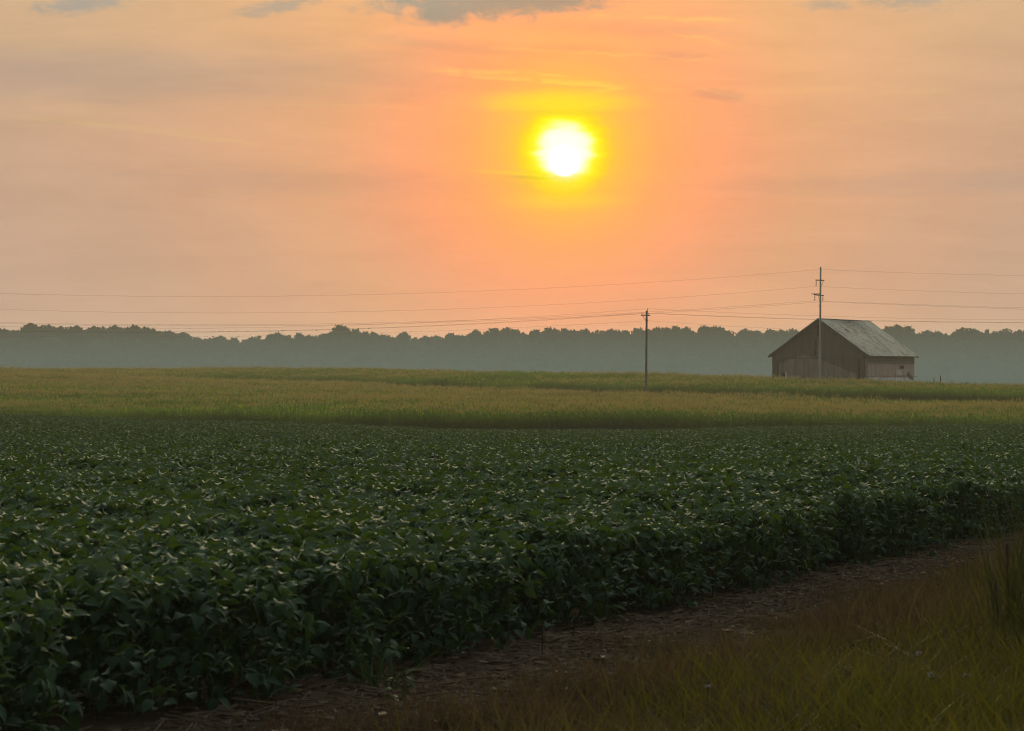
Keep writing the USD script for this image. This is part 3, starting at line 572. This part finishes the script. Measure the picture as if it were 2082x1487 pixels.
# long side
FND = sz(1800, 766.2)
obj('foundation', box(HW - .12, LEN / 2, FND / 2 - .25, .26, LEN - .02, FND - .04 + .5), M_WASH, barn)
win = (sy_(1827.8), sy_(1837.3), sz(1832, 750.2), sz(1832, 744))
whole = sbox(win[0], win[2], win[1], win[3]); hole2 = sbox(sy_(1820), sz(1823, 763.2), sy_(1826.5), sz(1823, 761.6))
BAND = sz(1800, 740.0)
for y in np.arange(0.0, LEN, .285):
    pg = sbox(y, FND + .06 + prng.uniform(-.02, .05), min(y + .27, LEN), BAND - .05).difference(whole).difference(hole2)
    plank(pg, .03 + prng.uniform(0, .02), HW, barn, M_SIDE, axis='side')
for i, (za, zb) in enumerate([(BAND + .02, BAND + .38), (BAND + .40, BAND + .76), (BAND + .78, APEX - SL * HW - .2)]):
    obj('eave_board', box(HW + .01, LEN / 2, (za + zb) / 2, .05, LEN, zb - za), M_DARKW, barn)  # dark weathered boards; their tone also paints in the shade under the eave
obj('ledge', box(HW + .05, LEN / 2, BAND - .02, .09, LEN - .1, .06), M_REDW, barn)
obj('rail', box(HW + .09, LEN / 2 + .5, FND + .02, .07, LEN + 1.0, .07), M_REDW, barn)
wf = numbered(str(barn.GetPath()), 'window'); wx = UsdGeom.Xform.Define(stage, wf)
for nm, b in (('frame', box(HW + .05, win[0] - .05, (win[2] + win[3]) / 2, .07, .12, win[3] - win[2] + .2)), ('frame', box(HW + .05, win[1] + .05, (win[2] + win[3]) / 2, .07, .12, win[3] - win[2] + .2)), ('sill', box(HW + .07, (win[0] + win[1]) / 2, win[2] - .05, .12, win[1] - win[0] + .3, .1)), ('muntin', box(HW + .02, win[0] + .36, (win[2] + win[3]) / 2, .05, .07, win[3] - win[2]))):
    obj(nm, b, M_PALE, wf)
d0, d1 = sy_(1821), sy_(1842.5)
df = numbered(str(barn.GetPath()), 'door'); UsdGeom.Xform.Define(stage, df)
for k, y in enumerate(np.arange(d0, d1 - .2, .34)):
    if abs(y - (d0 + .62 * (d1 - d0))) < .2: obj('board', box(HW + .07, y + .16, (sz(1830, 751) + FND) / 2 + .1, .02, .31, sz(1830, 751) - FND - .3), M_REDW, df)
    else: obj('board', box(HW + .075, y + .16, (sz(1830, 751) + FND) / 2 + .06, .03, .32, sz(1830, 751) - FND - .18), M_PALE, df)
obj('loose_board', bar((HW + .16, sy_(1843.5), sz(1844, 758.5)), (HW + .16, sy_(1853.5), sz(1853, 770.5)), .05, .34), M_DARKW, barn)
# unseen walls, inner lining
obj('wall', box(0, LEN + .02, 2.6, 2 * HW, .05, 5.9), M_DARKW, barn); obj('wall', box(-HW - .02, LEN / 2, 2.6, .05, LEN - .1, 5.9), M_DARKW, barn)
_g = trimesh.creation.extrude_polygon(Polygon([(-HW, 5.52), (HW, 5.52), (0, APEX - .2)]), .05, engine='earcut'); _v = _g.vertices.copy(); _g.vertices = np.stack([_v[:, 0], LEN - _v[:, 2], _v[:, 1]], 1); _g.fix_normals(); obj('wall', _g, M_DARKW, barn)
obj('lining', box(0, 4.0, 4.2, 2 * HW - .3, .06, 8.0 - .2).slice_plane([0, 0, 5.1], [0, 0, -1]), M_INNER, barn)
# roof: two slabs of deck and courses of shingles
OV, RAKE = 6.45, .35
M_DECK = plain('roof_deck', (.07, .06, .052), .9)
def shingle_mat():
    g = Graph(); o = g.add('texture_coordinate', 'object'); r = g.add('geometry', 'random_per_island')
    worn = g.noise(g.scalev(o, (.75, 1.7, .75)), 1.1, 4.0, .55, .6); big = g.noise(g.scalev(o, (.25, .25, .25)), 1.0, 3.0)
    c = g.ramp(r, [(0, (.50, .48, .40)), (.5, (.60, .58, .48)), (1, (.70, .68, .57))])
    w = g.smooth(g.m('add', worn, g.m('multiply', g.m('subtract', r, .5), .08)), .50, .56)
    c = g.mix(g.m('multiply', w, .85), c, (.19, .135, .11))
    c = g.mulc(c, g.ramp(big, [(.3, (.82, .84, .84)), (.7, (1.12, 1.1, 1.06))]))
    return g.make('/World/Looks/shingles', surface=g.add('principled_bsdf', 'BSDF', base_color=c, roughness=.75, specular_ior_level=.3))
M_SHING = shingle_mat()
roof = UsdGeom.Xform.Define(stage, numbered(str(barn.GetPath()), 'roof')).GetPrim()
srng = np.random.default_rng(9); nl_ = math.hypot(1, SL); tx, tz = 1 / nl_, -SL / nl_; nx, nz = SL / nl_, 1 / nl_
for side in (1, -1):
    p0, p1 = np.array([0, APEX]), np.array([OV, APEX - SL * OV])
    sec = Polygon([(0, APEX - .13), (OV, p1[1] - .13), (OV, p1[1] - .01), (0, APEX - .01)])
    m = trimesh.creation.extrude_polygon(sec, LEN + 2 * RAKE - .06, engine='earcut'); v = m.vertices.copy(); m.vertices = np.stack([side * v[:, 0], v[:, 2] - RAKE + .03, v[:, 1]], 1); m.fix_normals(); obj('deck', m, M_DECK, roof)
    V, Fc = [], []; slope = OV * nl_; k = 0
    bx = np.array([[0, 1, 3, 2], [4, 6, 7, 5], [0, 4, 5, 1], [2, 3, 7, 6], [0, 2, 6, 4], [1, 5, 7, 3]])
    for ci, s in enumerate(np.arange(slope + .02, .12, -.215)):
        y = -RAKE - srng.uniform(0, .06)
        while y < LEN + RAKE - .05:
            w = srng.uniform(.16, .42); s1 = s + srng.uniform(-.03, .03); s0 = max(s1 - .27, .02); t1 = .035 + srng.uniform(0, .03) + (.05 if srng.random() < .03 else 0)
            cx = side * s * tx
            if not (side > 0 and abs(s - 2.55) < .33 and abs(y - 4.4) < .75 and srng.random() < .72):
                q = []
                for (ss, hh) in ((s0, .0), (s1, .0), (s0, .012), (s1, t1)):
                    for yy in (y, min(y + w - .012, LEN + RAKE + .03)):
                        sag = -.06 * math.sin(math.pi * np.clip(y / LEN, 0, 1)) * (1 - ss / slope)
                        q.append([side * (ss * tx + hh * nx), yy, APEX + ss * tz + hh * nz + sag])
                V += q; Fc.append(bx + 8 * k); k += 1
            y += w
    m = trimesh.Trimesh(np.array(V), np.vstack([np.vstack([f[:, [0, 1, 2]], f[:, [0, 2, 3]]]) for f in Fc]), process=False)
    if side < 0: m.invert()
    tag(obj('shingle', (np.array(m.vertices), np.array(m.faces)), M_SHING, roof), kind='stuff')
obj('ridge_cap', cat([bar((-.10, -RAKE, APEX - .02), (-.10, LEN + RAKE, APEX - .02), .22, .03), bar((.10, -RAKE, APEX - .02), (.10, LEN + RAKE, APEX - .02), .22, .03)]), M_SHING, roof)
for side in (1, -1):
    obj('barge_board', bar((side * .05, -RAKE - .03, APEX - .16 - SL * .05), (side * OV, -RAKE - .03, APEX - .16 - SL * OV), .04, .17), M_DARKW, roof)
    obj('barge_board', bar((side * .05, LEN + RAKE + .03, APEX - .16 - SL * .05), (side * OV, LEN + RAKE + .03, APEX - .16 - SL * OV), .04, .17), M_DARKW, roof)
# things standing round the barn
M_POST = plain('post_wood', (.10, .085, .07), .9, (6, .7, 1.3, (1, 1, .2))); M_WPOST = plain('white_paint', (.72, .70, .64), .6)
pw = at(1598, 757.8, 393.5); h0 = float(height(pw[0], pw[1]))
tag(obj('marker_post', cat([box(pw[0], pw[1], (pw[2] + h0 - .3) / 2, .11, .06, pw[2] - h0 + .3), box(pw[0], pw[1], pw[2] + .015, .13, .08, .03)]), M_WPOST), 'short white post in front of the low opening in the barn gable', 'post')
for u, v, r, lab in ((1898.5, 767.5, .05, 'shorter of the two thin dark fence posts beyond the barn'), (1912, 761.8, .065, 'taller dark fence post, farther out from the barn corner')):
    p = at(u, v, 412.0); h0 = float(height(p[0], p[1])); tag(obj('fence_post', cat([cyl((p[0], p[1], h0 - .3), (p[0] + .02, p[1], p[2] - .25), r, r * .85, 8), cyl((p[0] + .02, p[1], p[2] - .26), (p[0] + .05, p[1], p[2]), r * .8, r * .35, 8), box(p[0] + .04, p[1] - r - .02, p[2] - .55, r * 2.6, .04, .10)]), M_POST), lab, 'fence post')

# ------------------------------------------------------------------ poles and lines
M_POLE = plain('pole_wood', (.115, .098, .085), .85, (3.0, .75, 1.25, (2, 2, .12))); M_GREYPOLE = plain('grey_pole_wood', (.25, .235, .215), .85, (3.0, .8, 1.2, (2, 2, .12)))
M_INS = plain('insulator', (.060, .030, .024), .55, spec=.3); M_IRON = plain('iron', (.06, .055, .05), .5); M_WIRE = plain('wire', (.22, .20, .18), .6)
def disc_string(p, q, n=5, r=.11):
    p, q = np.asarray(p), np.asarray(q); parts = [cyl(p, q, .018, n=6)]
    for i in range(n):
        c = p + (q - p) * (.22 + .66 * i / (n - 1)); parts.append(cyl(c + [0, 0, .022], c - [0, 0, .022], r * .5, r, 10))
    return cat(parts)
def pin(p, h, r=.05): return cat([cyl(p, p + [0, 0, h * .55], .016, n=6), cyl(p + [0, 0, h * .45], p + [0, 0, h * .72], r * 1.1, r * .8, 10), cyl(p + [0, 0, h * .72], p + [0, 0, h], r * .75, r * .6, 10)])
# small utility pole
D1 = 340.0; tp = at(1315.0, 632.2, D1); bp = at(1313.4, 797, D1); gz1 = float(height(bp[0], D1)); bp = bp + (tp - bp) * ((gz1 - .5 - bp[2]) / (tp[2] - bp[2]))
up = tag(xform('utility_pole', (0, 0, 0)), 'small brown utility pole standing alone between the two corn crops', 'utility pole')
obj('pole', cyl(bp, tp, .145, .098, 14), M_POLE, up, smooth=40)
aL, aR = at(1303.6, 641.3, D1 - .75), at(1321, 641.6, D1 + .55); aL[1] = D1 - .75 ; sh = np.array([0, -.13, 0])
obj('crossarm', bar(aL + sh, aR + sh, .09, .115), M_POLE, up)
obj('brace', bar(at(1306.6, 642.6, D1 - .5) + sh, at(1313.2, 652.3, D1) + sh, .03, .045), M_IRON, up)
iL = at(1305.2, 640.2, D1 - .68) + sh; obj('insulator', pin(iL, .21), M_INS, up); iR = at(1319.2, 640.4, D1 + .42) + sh; obj('insulator', pin(iR, .18), M_INS, up)
it = at(1317.0, 633.0, D1); obj('insulator', pin(it + [0, 0, -.02], .30, .048), M_INS, up)
obj('pin_bracket', bar(at(1316.6, 637.5, D1), at(1317.0, 632.8, D1), .045, .05), M_IRON, up)
iN = at(1316.9, 652.4, D1) + [0, -.06, 0]; obj('neutral_spool', cyl(iN - [0, 0, .05], iN + [0, 0, .05], .05, n=10), M_INS, up)
# tall pole
D2 = 380.0; t2 = at(1668.6, 543.2, D2); b2 = at(1666.8, 766, D2); gz2 = float(height(b2[0], D2)); b2 = b2 + (t2 - b2) * ((gz2 - .6 - b2[2]) / (t2[2] - b2[2]))
tp2 = tag(xform('transmission_pole', (0, 0, 0)), 'tall grey wooden power pole in front of the barn gable', 'power pole')
obj('pole', cyl(b2, t2, .165, .088, 14), M_GREYPOLE, tp2, smooth=40)
f2 = np.array([0, -.16, 0]); M_ARM = M_POLE
A = [(at(1658.4, 569.9, D2 - 1.1), at(1675.0, 570.6, D2 + .8)), (at(1650.4, 598.0, D2 - 1.6), at(1668.5, 598.0, D2 + .1)), (at(1656.0, 599.6, D2 - 1.0), at(1674.8, 601.3, D2 + .8))]
obj('crossarm', bar(A[0][0] + f2, A[0][1] + f2, .10, .115), M_ARM, tp2); obj('crossarm', bar(A[1][0] + f2, A[1][1] + f2, .09, .09), M_ARM, tp2); obj('crossarm', bar(A[2][0] - f2 * .9, A[2][1] - f2 * .9, .10, .115), M_ARM, tp2)
obj('brace', bar(at(1674.3, 571, D2 + .7) + f2, at(1669.9, 581.5, D2) + f2, .025, .045), M_IRON, tp2); obj('brace', bar(at(1663.3, 600.8, D2 - .5) - f2, at(1666.4, 611.5, D2) - f2, .025, .035), M_IRON, tp2)
S = []
for u, v0, v1, dd in ((1659.3, 571.0, 582.6, -1.0), (1656.8, 600.6, 611.8, -.95), (1673.5, 602.0, 613.6, .7)):
    p, q = at(u, v0, D2 + dd), at(u - .3, v1, D2 + dd); y = (-.16 if v0 < 590 else .145); p[1] += y; q[1] += y; obj('insulator_string', disc_string(p, q), M_INS, tp2); S.append(q)
for u, v in ((1665.6, 590), (1665.2, 622)): obj('bolt', cyl(at(u + 1.2, v, D2), at(u - .6, v, D2), .03, n=6), M_IRON, tp2)
def wire(label, left, anchor, right, r, d):
    """one wire through its anchor on the pole: left and right hold (column, row) where the picture shows it"""
    ua = 1041 + F * anchor[0] / anchor[1]; va = 766 - (anchor[2] - EYE) * F / anchor[1]
    def side(pts, lo, hi):
        p = np.array(pts, float); x, y = p[:, 0] - ua, p[:, 1] - va; A_ = np.stack([x, x * x], 1); k = np.linalg.lstsq(A_, y, rcond=None)[0]; q = np.linspace(lo, hi, 40); return q, va + k[0] * (q - ua) + k[1] * (q - ua) ** 2
    ul, vl = side(left, -620, ua); ur, vr = side(right, ua, 2700)
    u, v = np.r_[ul[:-1], ur], np.r_[vl[:-1], vr]; dd = anchor[1]
    pts = np.stack([(u - 1041) / F * dd, np.full(len(u), dd), EYE + (766 - v) / F * dd], 1)
    tag(obj('power_line', tubeline(pts, r), M_WIRE), label, 'power line')
wire('topmost wire, strung from the tip of the tall pole', [(0, 597), (350, 603), (700, 600), (1000, 592), (1400, 568.5)], at(1668.6, 548.2, D2) + [0, -.12, 0], [(1950, 558), (2082, 560.5)], .0085, D2)
wire('second wire down, hung from the upper arm of the tall pole', [(0, 629), (350, 636.7), (700, 634.5), (1400, 602.7)], S[0], [(1950, 594.4), (2082, 598)], .0085, D2)
wire('upper one of the close pair hung from the lower arm of the tall pole', [(0, 655.6), (350, 661), (700, 659), (1000, 650), (1416, 626.6)], S[1], [(1950, 622.6), (2082, 626.6)], .0095, D2)
wire('lower one of the close pair hung from the lower arm of the tall pole', [(0, 657.5), (350, 663.5), (700, 661), (1000, 652.5), (1416, 630)], S[2], [(1950, 624.6), (2082, 629)], .0095, D2)
wire('thin wire on the top pin of the small utility pole', [(0, 664), (350, 667.6), (700, 663), (1000, 648.5), (1200, 636)], it + [0, 0, .26], [(1500, 636.8), (1666, 642.6), (1950, 649.4), (2082, 650.7)], .0075, D1)
wire('wire on the long end of the small utility pole crossarm', [(0, 672.2), (350, 675.4), (700, 669.2), (1000, 656), (1200, 644.2)], iL + [0, 0, .19], [(1500, 644.9), (1660, 649.2), (1780, 652.2), (1950, 655), (2082, 655.5)], .0090, D1)
wire('wire on the short end of the small utility pole crossarm', [(0, 673.4), (350, 676.4), (700, 670.2), (1000, 657), (1200, 645.2)], iR + [0, 0, .16], [(1500, 645.8), (1660, 650), (1780, 652.8), (1950, 655.6), (2082, 656.2)], .0090, D1)
wire('lowest wire, neutral line below the crossarm of the small utility pole', [(0, 683.7), (350, 686.4), (700, 680), (1000, 667), (1200, 658.6)], iN + [0, -.06, 0], [(1500, 664), (1816, 680), (1940, 685), (2082, 688.6)], .0070, D1)

# ------------------------------------------------------------------ field margin: straw, dry grass, green grass, weeds
M_STRAW = leaf_mat('straw', (.15, .10, .06), (.68, .52, .34), (1, .9, .7), rough=.75, spec=.2, tmix=.1)
M_DRY = leaf_mat('dry_grass', (.050, .037, .024), (.33, .245, .148), (1.0, .95, .75), rough=1.0, spec=.0, tmix=.2)
M_GREEN = leaf_mat('green_grass', (.016, .034, .006), (.25, .215, .038), (1.1, 1.1, .4), rough=.6, spec=.2, tmix=.32)
M_CATLEAF = leaf_mat('cattail_leaves', (.022, .034, .010), (.075, .078, .020), (1.2, 1.1, .4), rough=.55, spec=.2, tmix=.2)
M_WEED = leaf_mat('weed_leaves', (.035, .06, .018), (.07, .11, .03), (1.1, 1.2, .4), rough=.5, spec=.3, tmix=.3)
grng = np.random.default_rng(51)
def blades(rng, n, R_, h, w, lean, seg=3, curl=.5):
    out = []
    for i in range(n):
        a = rng.random() * 6.283; r = R_ * math.sqrt(rng.random()); x, y = r * math.cos(a), r * math.sin(a); H = h * rng.uniform(.5, 1.15); d = rng.random() * 6.283; l = lean * abs(rng.normal()) + .05; c = curl * rng.random()
        s = np.linspace(0, 1, seg + 1); px_ = x + math.cos(d) * H * (l * s + c * s * s * .6); py_ = y + math.sin(d) * H * (l * s + c * s * s * .6); z = H * (s - .28 * c * s * s) - .02
        b = rng.random() * 6.283; ww = w * rng.uniform(.7, 1.3) * np.array([1, .85, .55, .08])[:seg + 1] / 2 if seg == 3 else w * np.linspace(1, .1, seg + 1) / 2
        L_ = np.stack([px_ - math.cos(b) * ww, py_ - math.sin(b) * ww, z], 1); R2 = np.stack([px_ + math.cos(b) * ww, py_ + math.sin(b) * ww, z], 1); v = np.vstack([L_, R2]); f = []
        for j in range(seg): f += [[j, seg + 1 + j, seg + 2 + j], [j, seg + 2 + j, j + 1]]
        out.append((v, np.array(f)))
    return join(*out)
def straws(rng, n, R_):
    out = []
    for i in range(n):
        x, y = rng.uniform(-R_, R_, 2); a = rng.normal() * .55 + (0 if rng.random() < .7 else 1.5); L = rng.uniform(.03, .12) if rng.random() < .6 else rng.uniform(.1, .34); t = rng.normal() * .12; d = np.array([math.cos(a), math.sin(a), t]) * L / 2; c0 = np.array([x, y, .012 + abs(t) * L * .5 + rng.random() * .02])
        c = cyl(c0 - d, c0 + d, rng.choice([.0022, .003, .004, .008]), n=4); out.append((np.array(c.vertices), np.array(c.faces)))
    for i in range(n // 3):
        x, y = rng.uniform(-R_, R_, 2); a = rng.random() * 6.283; v, f = place(*LEAF3, np.array([[x, y, .02]]), np.array([[math.cos(a), math.sin(a), rng.normal() * .25]]), np.array([[rng.normal() * .4, rng.normal() * .4, 1]]), np.array([rng.uniform(.04, .12)])); out.append((v, f))
    return join(*out)
def scatter(step, lo, hi, dens, ymax=62, seed=0):
    r = np.random.default_rng(seed); P = []
    for y in np.arange(9.5, ymax, step):
        x = np.arange(-5, 16, step); P.append(np.stack([x, np.full(len(x), y)], 1))
    P = np.vstack(P); P += r.uniform(-step / 2, step / 2, P.shape); o = off_edge(P[:, 0], P[:, 1])
    o = o + 1.1 * (meshkit.fbm(np.stack([P[:, 0] * .7, P[:, 1] * .45, 0 * o], -1), 3, seed) - .5)
    k = (r.random(len(P)) < dens(o)) & (o > lo) & (o < hi) & (P[:, 0] < .215 * P[:, 1] + .6)
    P = P[k]; return P, np.stack([P[:, 0], P[:, 1], height(P[:, 0], P[:, 1]) + .02], 1), r, o[k]
P, pos, r, o = scatter(.30, -.35, 3.4, lambda o: np.where(o < 1.0, .85, .45), seed=1)
instancer('/World/straw_litter', [(straws(grng, 24, .26), M_STRAW, False) for _ in range(5)], r.integers(0, 5, len(P)), pos, r.uniform(-.4, .4, len(P)) + .3, r.uniform(.8, 1.2, len(P)))
tag(stage.GetPrimAtPath('/World/straw_litter'), 'pale broken straw and dead leaves littering the bare soil strip')
P, pos, r, o = scatter(.15, .25, 9, lambda o: np.interp(o, [.4, 1.0, 1.5, 2.8, 4.5], [.05, .35, .85, .9, .6]), seed=2)
tag(UsdGeom.Xform.Define(stage, '/World/dry_grass'), kind='stuff')
instancer('/World/dry_grass/blade', [(blades(grng, 22, .12, .15, .0062, .55), M_DRY, False) for _ in range(5)], r.integers(0, 5, len(P)), pos, r.uniform(0, 6.28, len(P)), (.45 + 1.25 * meshkit.fbm(np.stack([P[:, 0] * 1.6, P[:, 1] * 1.1, 0 * o], -1), 3, 8)) * r.uniform(.6, 1.35, len(P)) * np.interp(o, [.3, 1.0, 2], [.65, 1.0, 1.3]))
tag(stage.GetPrimAtPath('/World/dry_grass'), 'short reddish brown dry grass between the straw and the green verge')
print('dry', len(P))
P, pos, r, o = scatter(.55, .5, 6, lambda o: np.interp(o, [.5, 1.2, 3, 6], [.12, .45, .75, .6]), seed=12)
instancer('/World/dry_grass/tussock', [(blades(grng, 60, .10, .26, .0048, .6, curl=.6), M_DRY, False) for _ in range(4)], r.integers(0, 4, len(P)), pos, r.uniform(0, 6.28, len(P)), r.uniform(.5, 1.25, len(P)))
P, pos, r, o = scatter(.15, 1.2, 12, lambda o: np.interp(o, [1.5, 2.2, 2.9, 3.7], [.0, .25, .8, .95]), seed=3)
tag(UsdGeom.Xform.Define(stage, '/World/verge_grass'), kind='stuff')
instancer('/World/verge_grass/blade', [(blades(grng, 30, .14, .26, .0062, .5, curl=.8), M_GREEN, False) for _ in range(6)], r.integers(0, 6, len(P)), pos, r.uniform(0, 6.28, len(P)), (.55 + .95 * meshkit.fbm(np.stack([P[:, 0] * 1.3, P[:, 1] * .9, 0 * o], -1), 3, 18)) * r.uniform(.6, 1.35, len(P)) * np.interp(o, [1, 2, 4, 7], [.7, 1.0, 1.15, 1.4]))
tag(stage.GetPrimAtPath('/World/verge_grass'), 'rough olive green grass filling the corner of the verge')
print('green', len(P))
# a stand of taller grass towards the lane end
P, pos, r, o = scatter(.22, 1.5, 6, lambda o: np.where(o > 0, .75, 0), seed=14, ymax=40)
k = (col(P[:, 0], P[:, 1]) > 1935 + 130 * (meshkit.fbm(np.stack([P[:, 0], P[:, 1] * .6, 0 * o], -1), 3, 5) - .5)) & (P[:, 1] > 19.5) & (P[:, 1] < 33); P, pos = P[k], pos[k]
instancer('/World/verge_grass/tall_blade', [(blades(grng, 12, .12, .75, .009, .2, curl=.5), M_CATLEAF, False) for _ in range(4)] + [(blades(grng, 8, .12, .7, .007, .25, curl=.5), M_GREEN, False) for _ in range(3)], r.integers(0, 7, len(P)), pos, r.uniform(0, 6.28, len(P)), r.uniform(.45, 1.15, len(P)) * np.interp(col(P[:, 0], P[:, 1]), [1900, 2060, 2200], [.45, .9, 1.1]))
# taller seeding stems standing out of the verge
P, pos, r, o = scatter(.5, 1.1, 10, lambda o: np.interp(o, [1.0, 2.0, 4], [.1, .22, .3]), seed=4)
instancer('/World/verge_grass/seed_stem', [(blades(grng, 3, .10, .40, .005, .15, curl=.3), M_GREEN, False) for _ in range(4)], r.integers(0, 4, len(P)), pos, r.uniform(0, 6.28, len(P)), r.uniform(.6, 1.2, len(P)))
def ground_at(u, v):
    """where the line of sight through column u, row v meets the ground"""
    d = 1.8 * F / (v - 766)
    for _ in range(30): d = (EYE - float(height((u - 1041) / F * d, d))) * F / (v - 766)
    return np.array([(u - 1041) / F * d, d, float(height((u - 1041) / F * d, d))])
# dry stalks that stand out against the dark beans: base column,row, top column,row
def stalk(u0, v0, u1, v1, label, head=.0, r=.0045):
    b = ground_at(u0, v0); t = at(u1, v1, b[1]); bend = np.array([(b[0] + t[0]) / 2 + .012 * grng.normal(), b[1] + .02, (b[2] + t[2]) / 2])
    s = np.linspace(0, 1, 9)[:, None]; c = (1 - s) ** 2 * (b - [0, 0, .03]) + 2 * s * (1 - s) * bend + s ** 2 * t
    x = tag(xform('dry_stalk'), label, 'dry grass stalk'); v, f = tubeline(c + 0, r, 5); obj('stem', (v, f), M_DRY, x)
    L = np.linalg.norm(t - b)
    if head:
        q = c[-1]; d = (c[-1] - c[-3]); d /= np.linalg.norm(d); n = 60; k = grng.random(n); p = q - d * (k * head * L)[:, None]
        fw = d + grng.normal(size=(n, 3)) * .6; v, f = place(LEAF3[0], LEAF3[1], p, fw, grng.normal(size=(n, 3)), np.repeat(.030, n) * grng.uniform(.6, 1.2, n)); obj('seed_head', (v, f), M_STRAW, x)
    n = 3; k = grng.integers(2, 6, n); a = grng.random(n) * 6.28; fw = np.stack([np.cos(a) * .5, np.sin(a) * .5, np.ones(n)], 1)
    obj('leaf', place(*blades(grng, 1, .001, 1.0, .05, .2), c[k], fw, np.stack([-np.sin(a), np.cos(a), 0 * a], 1), np.stack([np.full(n, .16), np.full(n, .16), np.full(n, .16)], 1)), M_DRY, x)
for a in ((842, 1357, 808, 1212, 'tall dry stalk with a thin seed head leaning against the dark bean edge', .35), (838, 1350, 841, 1262, 'short dry stalk with a small head beside the leaning seed stalk', .2), (1100, 1345, 1101, 1278, 'upright dry stalk rising from the straw in front of the beans', 0), (955, 1352, 951, 1297, 'first of two stubby dry stalks at the foot of the beans', 0),
          (975, 1340, 967, 1285, 'second of two stubby dry stalks at the foot of the beans, slightly taller', .15), (418, 1462, 414, 1392, 'blunt pale stalk by the lowest corner of the beans', .5), (472, 1445, 477, 1382, 'straight pale stalk standing free at the bean edge', .3), (530, 1440, 522, 1310, 'thin tall dry stalk crossing the dark bean leaves', .15), (95, 1480, 94, 1395, 'reddish thick seed head deep in the dark bean corner', .6),
          (1447, 1232, 1449, 1158, 'dry stalk half way along the bean edge', .2), (1810, 1140, 1801, 1105, 'short dry stalk with a flattened head near the far end of the strip', .3), (1850, 1135, 1850, 1085, 'dry stalk before the far stretch of the bean edge', .2), (600, 1400, 603, 1372, 'low stump of a stalk between straw and bean leaves', 0), (1160, 1315, 1170, 1245, 'slanting dry stalk where the straw narrows', .1), (2058, 1100, 2052, 1035, 'tan seed stalk above the cattails at the strip end', .35)):
    stalk(*a)
# green clump of grass at the bean edge
b = ground_at(770, 1415); x = tag(xform('grass_tuft', b), 'green broad-bladed grass tuft at the foot of the beans', 'grass tuft'); obj('blade', blades(grng, 26, .09, .42, .016, .45, curl=.9), M_WEED, x)
b = ground_at(815, 1440); x = tag(xform('weed_plant', b), 'small leafy green weed just below the green grass tuft', 'weed'); obj('stem', cyl((0, 0, -.02), (.02, 0, .16), .005, .003, 5), M_WEED, x); _n = 14; _a = grng.random(_n) * 6.28
obj('foliage', place(*LEAF5, np.stack([.03 * np.cos(_a), .03 * np.sin(_a), np.linspace(.03, .18, _n)], 1), np.stack([np.cos(_a), np.sin(_a), grng.normal(size=_n) * .3 + .2], 1), np.tile([0, 0, 1.0], (_n, 1)), grng.uniform(.05, .09, _n)), M_WEED, x)
b = ground_at(270, 960)
# single grass plant sticking up out of the beans
d_ = 62.0; p = at(264, 958, d_); x = tag(xform('grass_sprout', (p[0], d_, p[2])), 'bright green grass sprout sticking up out of the bean canopy', 'grass'); obj('blade', blades(grng, 7, .03, .26, .022, .35), M_GREEN, x)
# cattails at the edge of the verge
M_CAT = plain('cattail_head', (.060, .022, .014), .9)
def cattail(u0, v0, spikes, label, n, h):
    b = ground_at(u0, v0); x = tag(xform('cattail_clump', b), label, 'cattail')
    for i in range(n): obj('leaf', blades(grng, 1, .15, h, .014, .12, curl=.3), M_CATLEAF, x)
    for (u, v, L) in spikes:
        t = at(u, v, b[1]) - b; ft = np.array([t[0] * .7, t[1], -.03]); c_ = t - (t - ft) / np.linalg.norm(t - ft) * L
        obj('stalk', cyl(ft, c_, .006, .005, 6), M_CATLEAF, x); obj('seed_head', cat([cyl(c_, c_ + (t - c_) * .05, .006, .013, 10), cyl(c_ + (t - c_) * .05, c_ + (t - c_) * .90, .013, .013, 10), cyl(c_ + (t - c_) * .90, t, .012, .003, 10)]), M_CAT, x)
cattail(2062, 1330, [(2047, 1102, .17), (2022, 1178, .13)], 'cattail clump with two dark spikes beside the dry strip', 46, 1.0)
cattail(2100, 1290, [(2076, 1168, .15)], 'cattail clump with one dark spike at the very edge of the verge', 46, 1.25)
cattail(2108, 1400, [], 'tall leafy cattail clump without spikes, lowest on the verge', 60, 1.05)
# pale flowers in the grass
M_PETAL = plain('petals', (.28, .25, .20), .9)
for u, v, lab in ((1438, 1398, 'small pale flower head low in the grass nearest the straw'), (1893, 1373, 'pale flower head just left-hand of its twin in the grass'.replace(' left-hand of', ' before'), ), (1965, 1374, 'larger whitish flower head high in the grass by the cattails'), (1868, 1330, 'small faded flower head above the pale twin flowers')):
    d_ = 1.55 * F / (v - 766); p = at(u, v, d_); g0 = float(height(p[0], d_)); x = tag(xform('meadow_flower', (p[0], d_, g0)), lab, 'flower'); h = p[2] - g0
    obj('stem', cyl((0, 0, -.03), (0, 0, h), .003, .002, 5), M_WEED, x); _n = 22; _a = grng.random(_n) * 6.28
    obj('petals', place(*LEAF3, np.stack([.004 * np.cos(_a), .004 * np.sin(_a), np.full(_n, h)], 1), np.stack([np.cos(_a), np.sin(_a), grng.uniform(-.2, 1.2, _n)], 1), np.tile([0, 0, 1.0], (_n, 1)) + grng.normal(size=(_n, 3)) * .2, grng.uniform(.014, .026, _n)), M_PETAL, x)
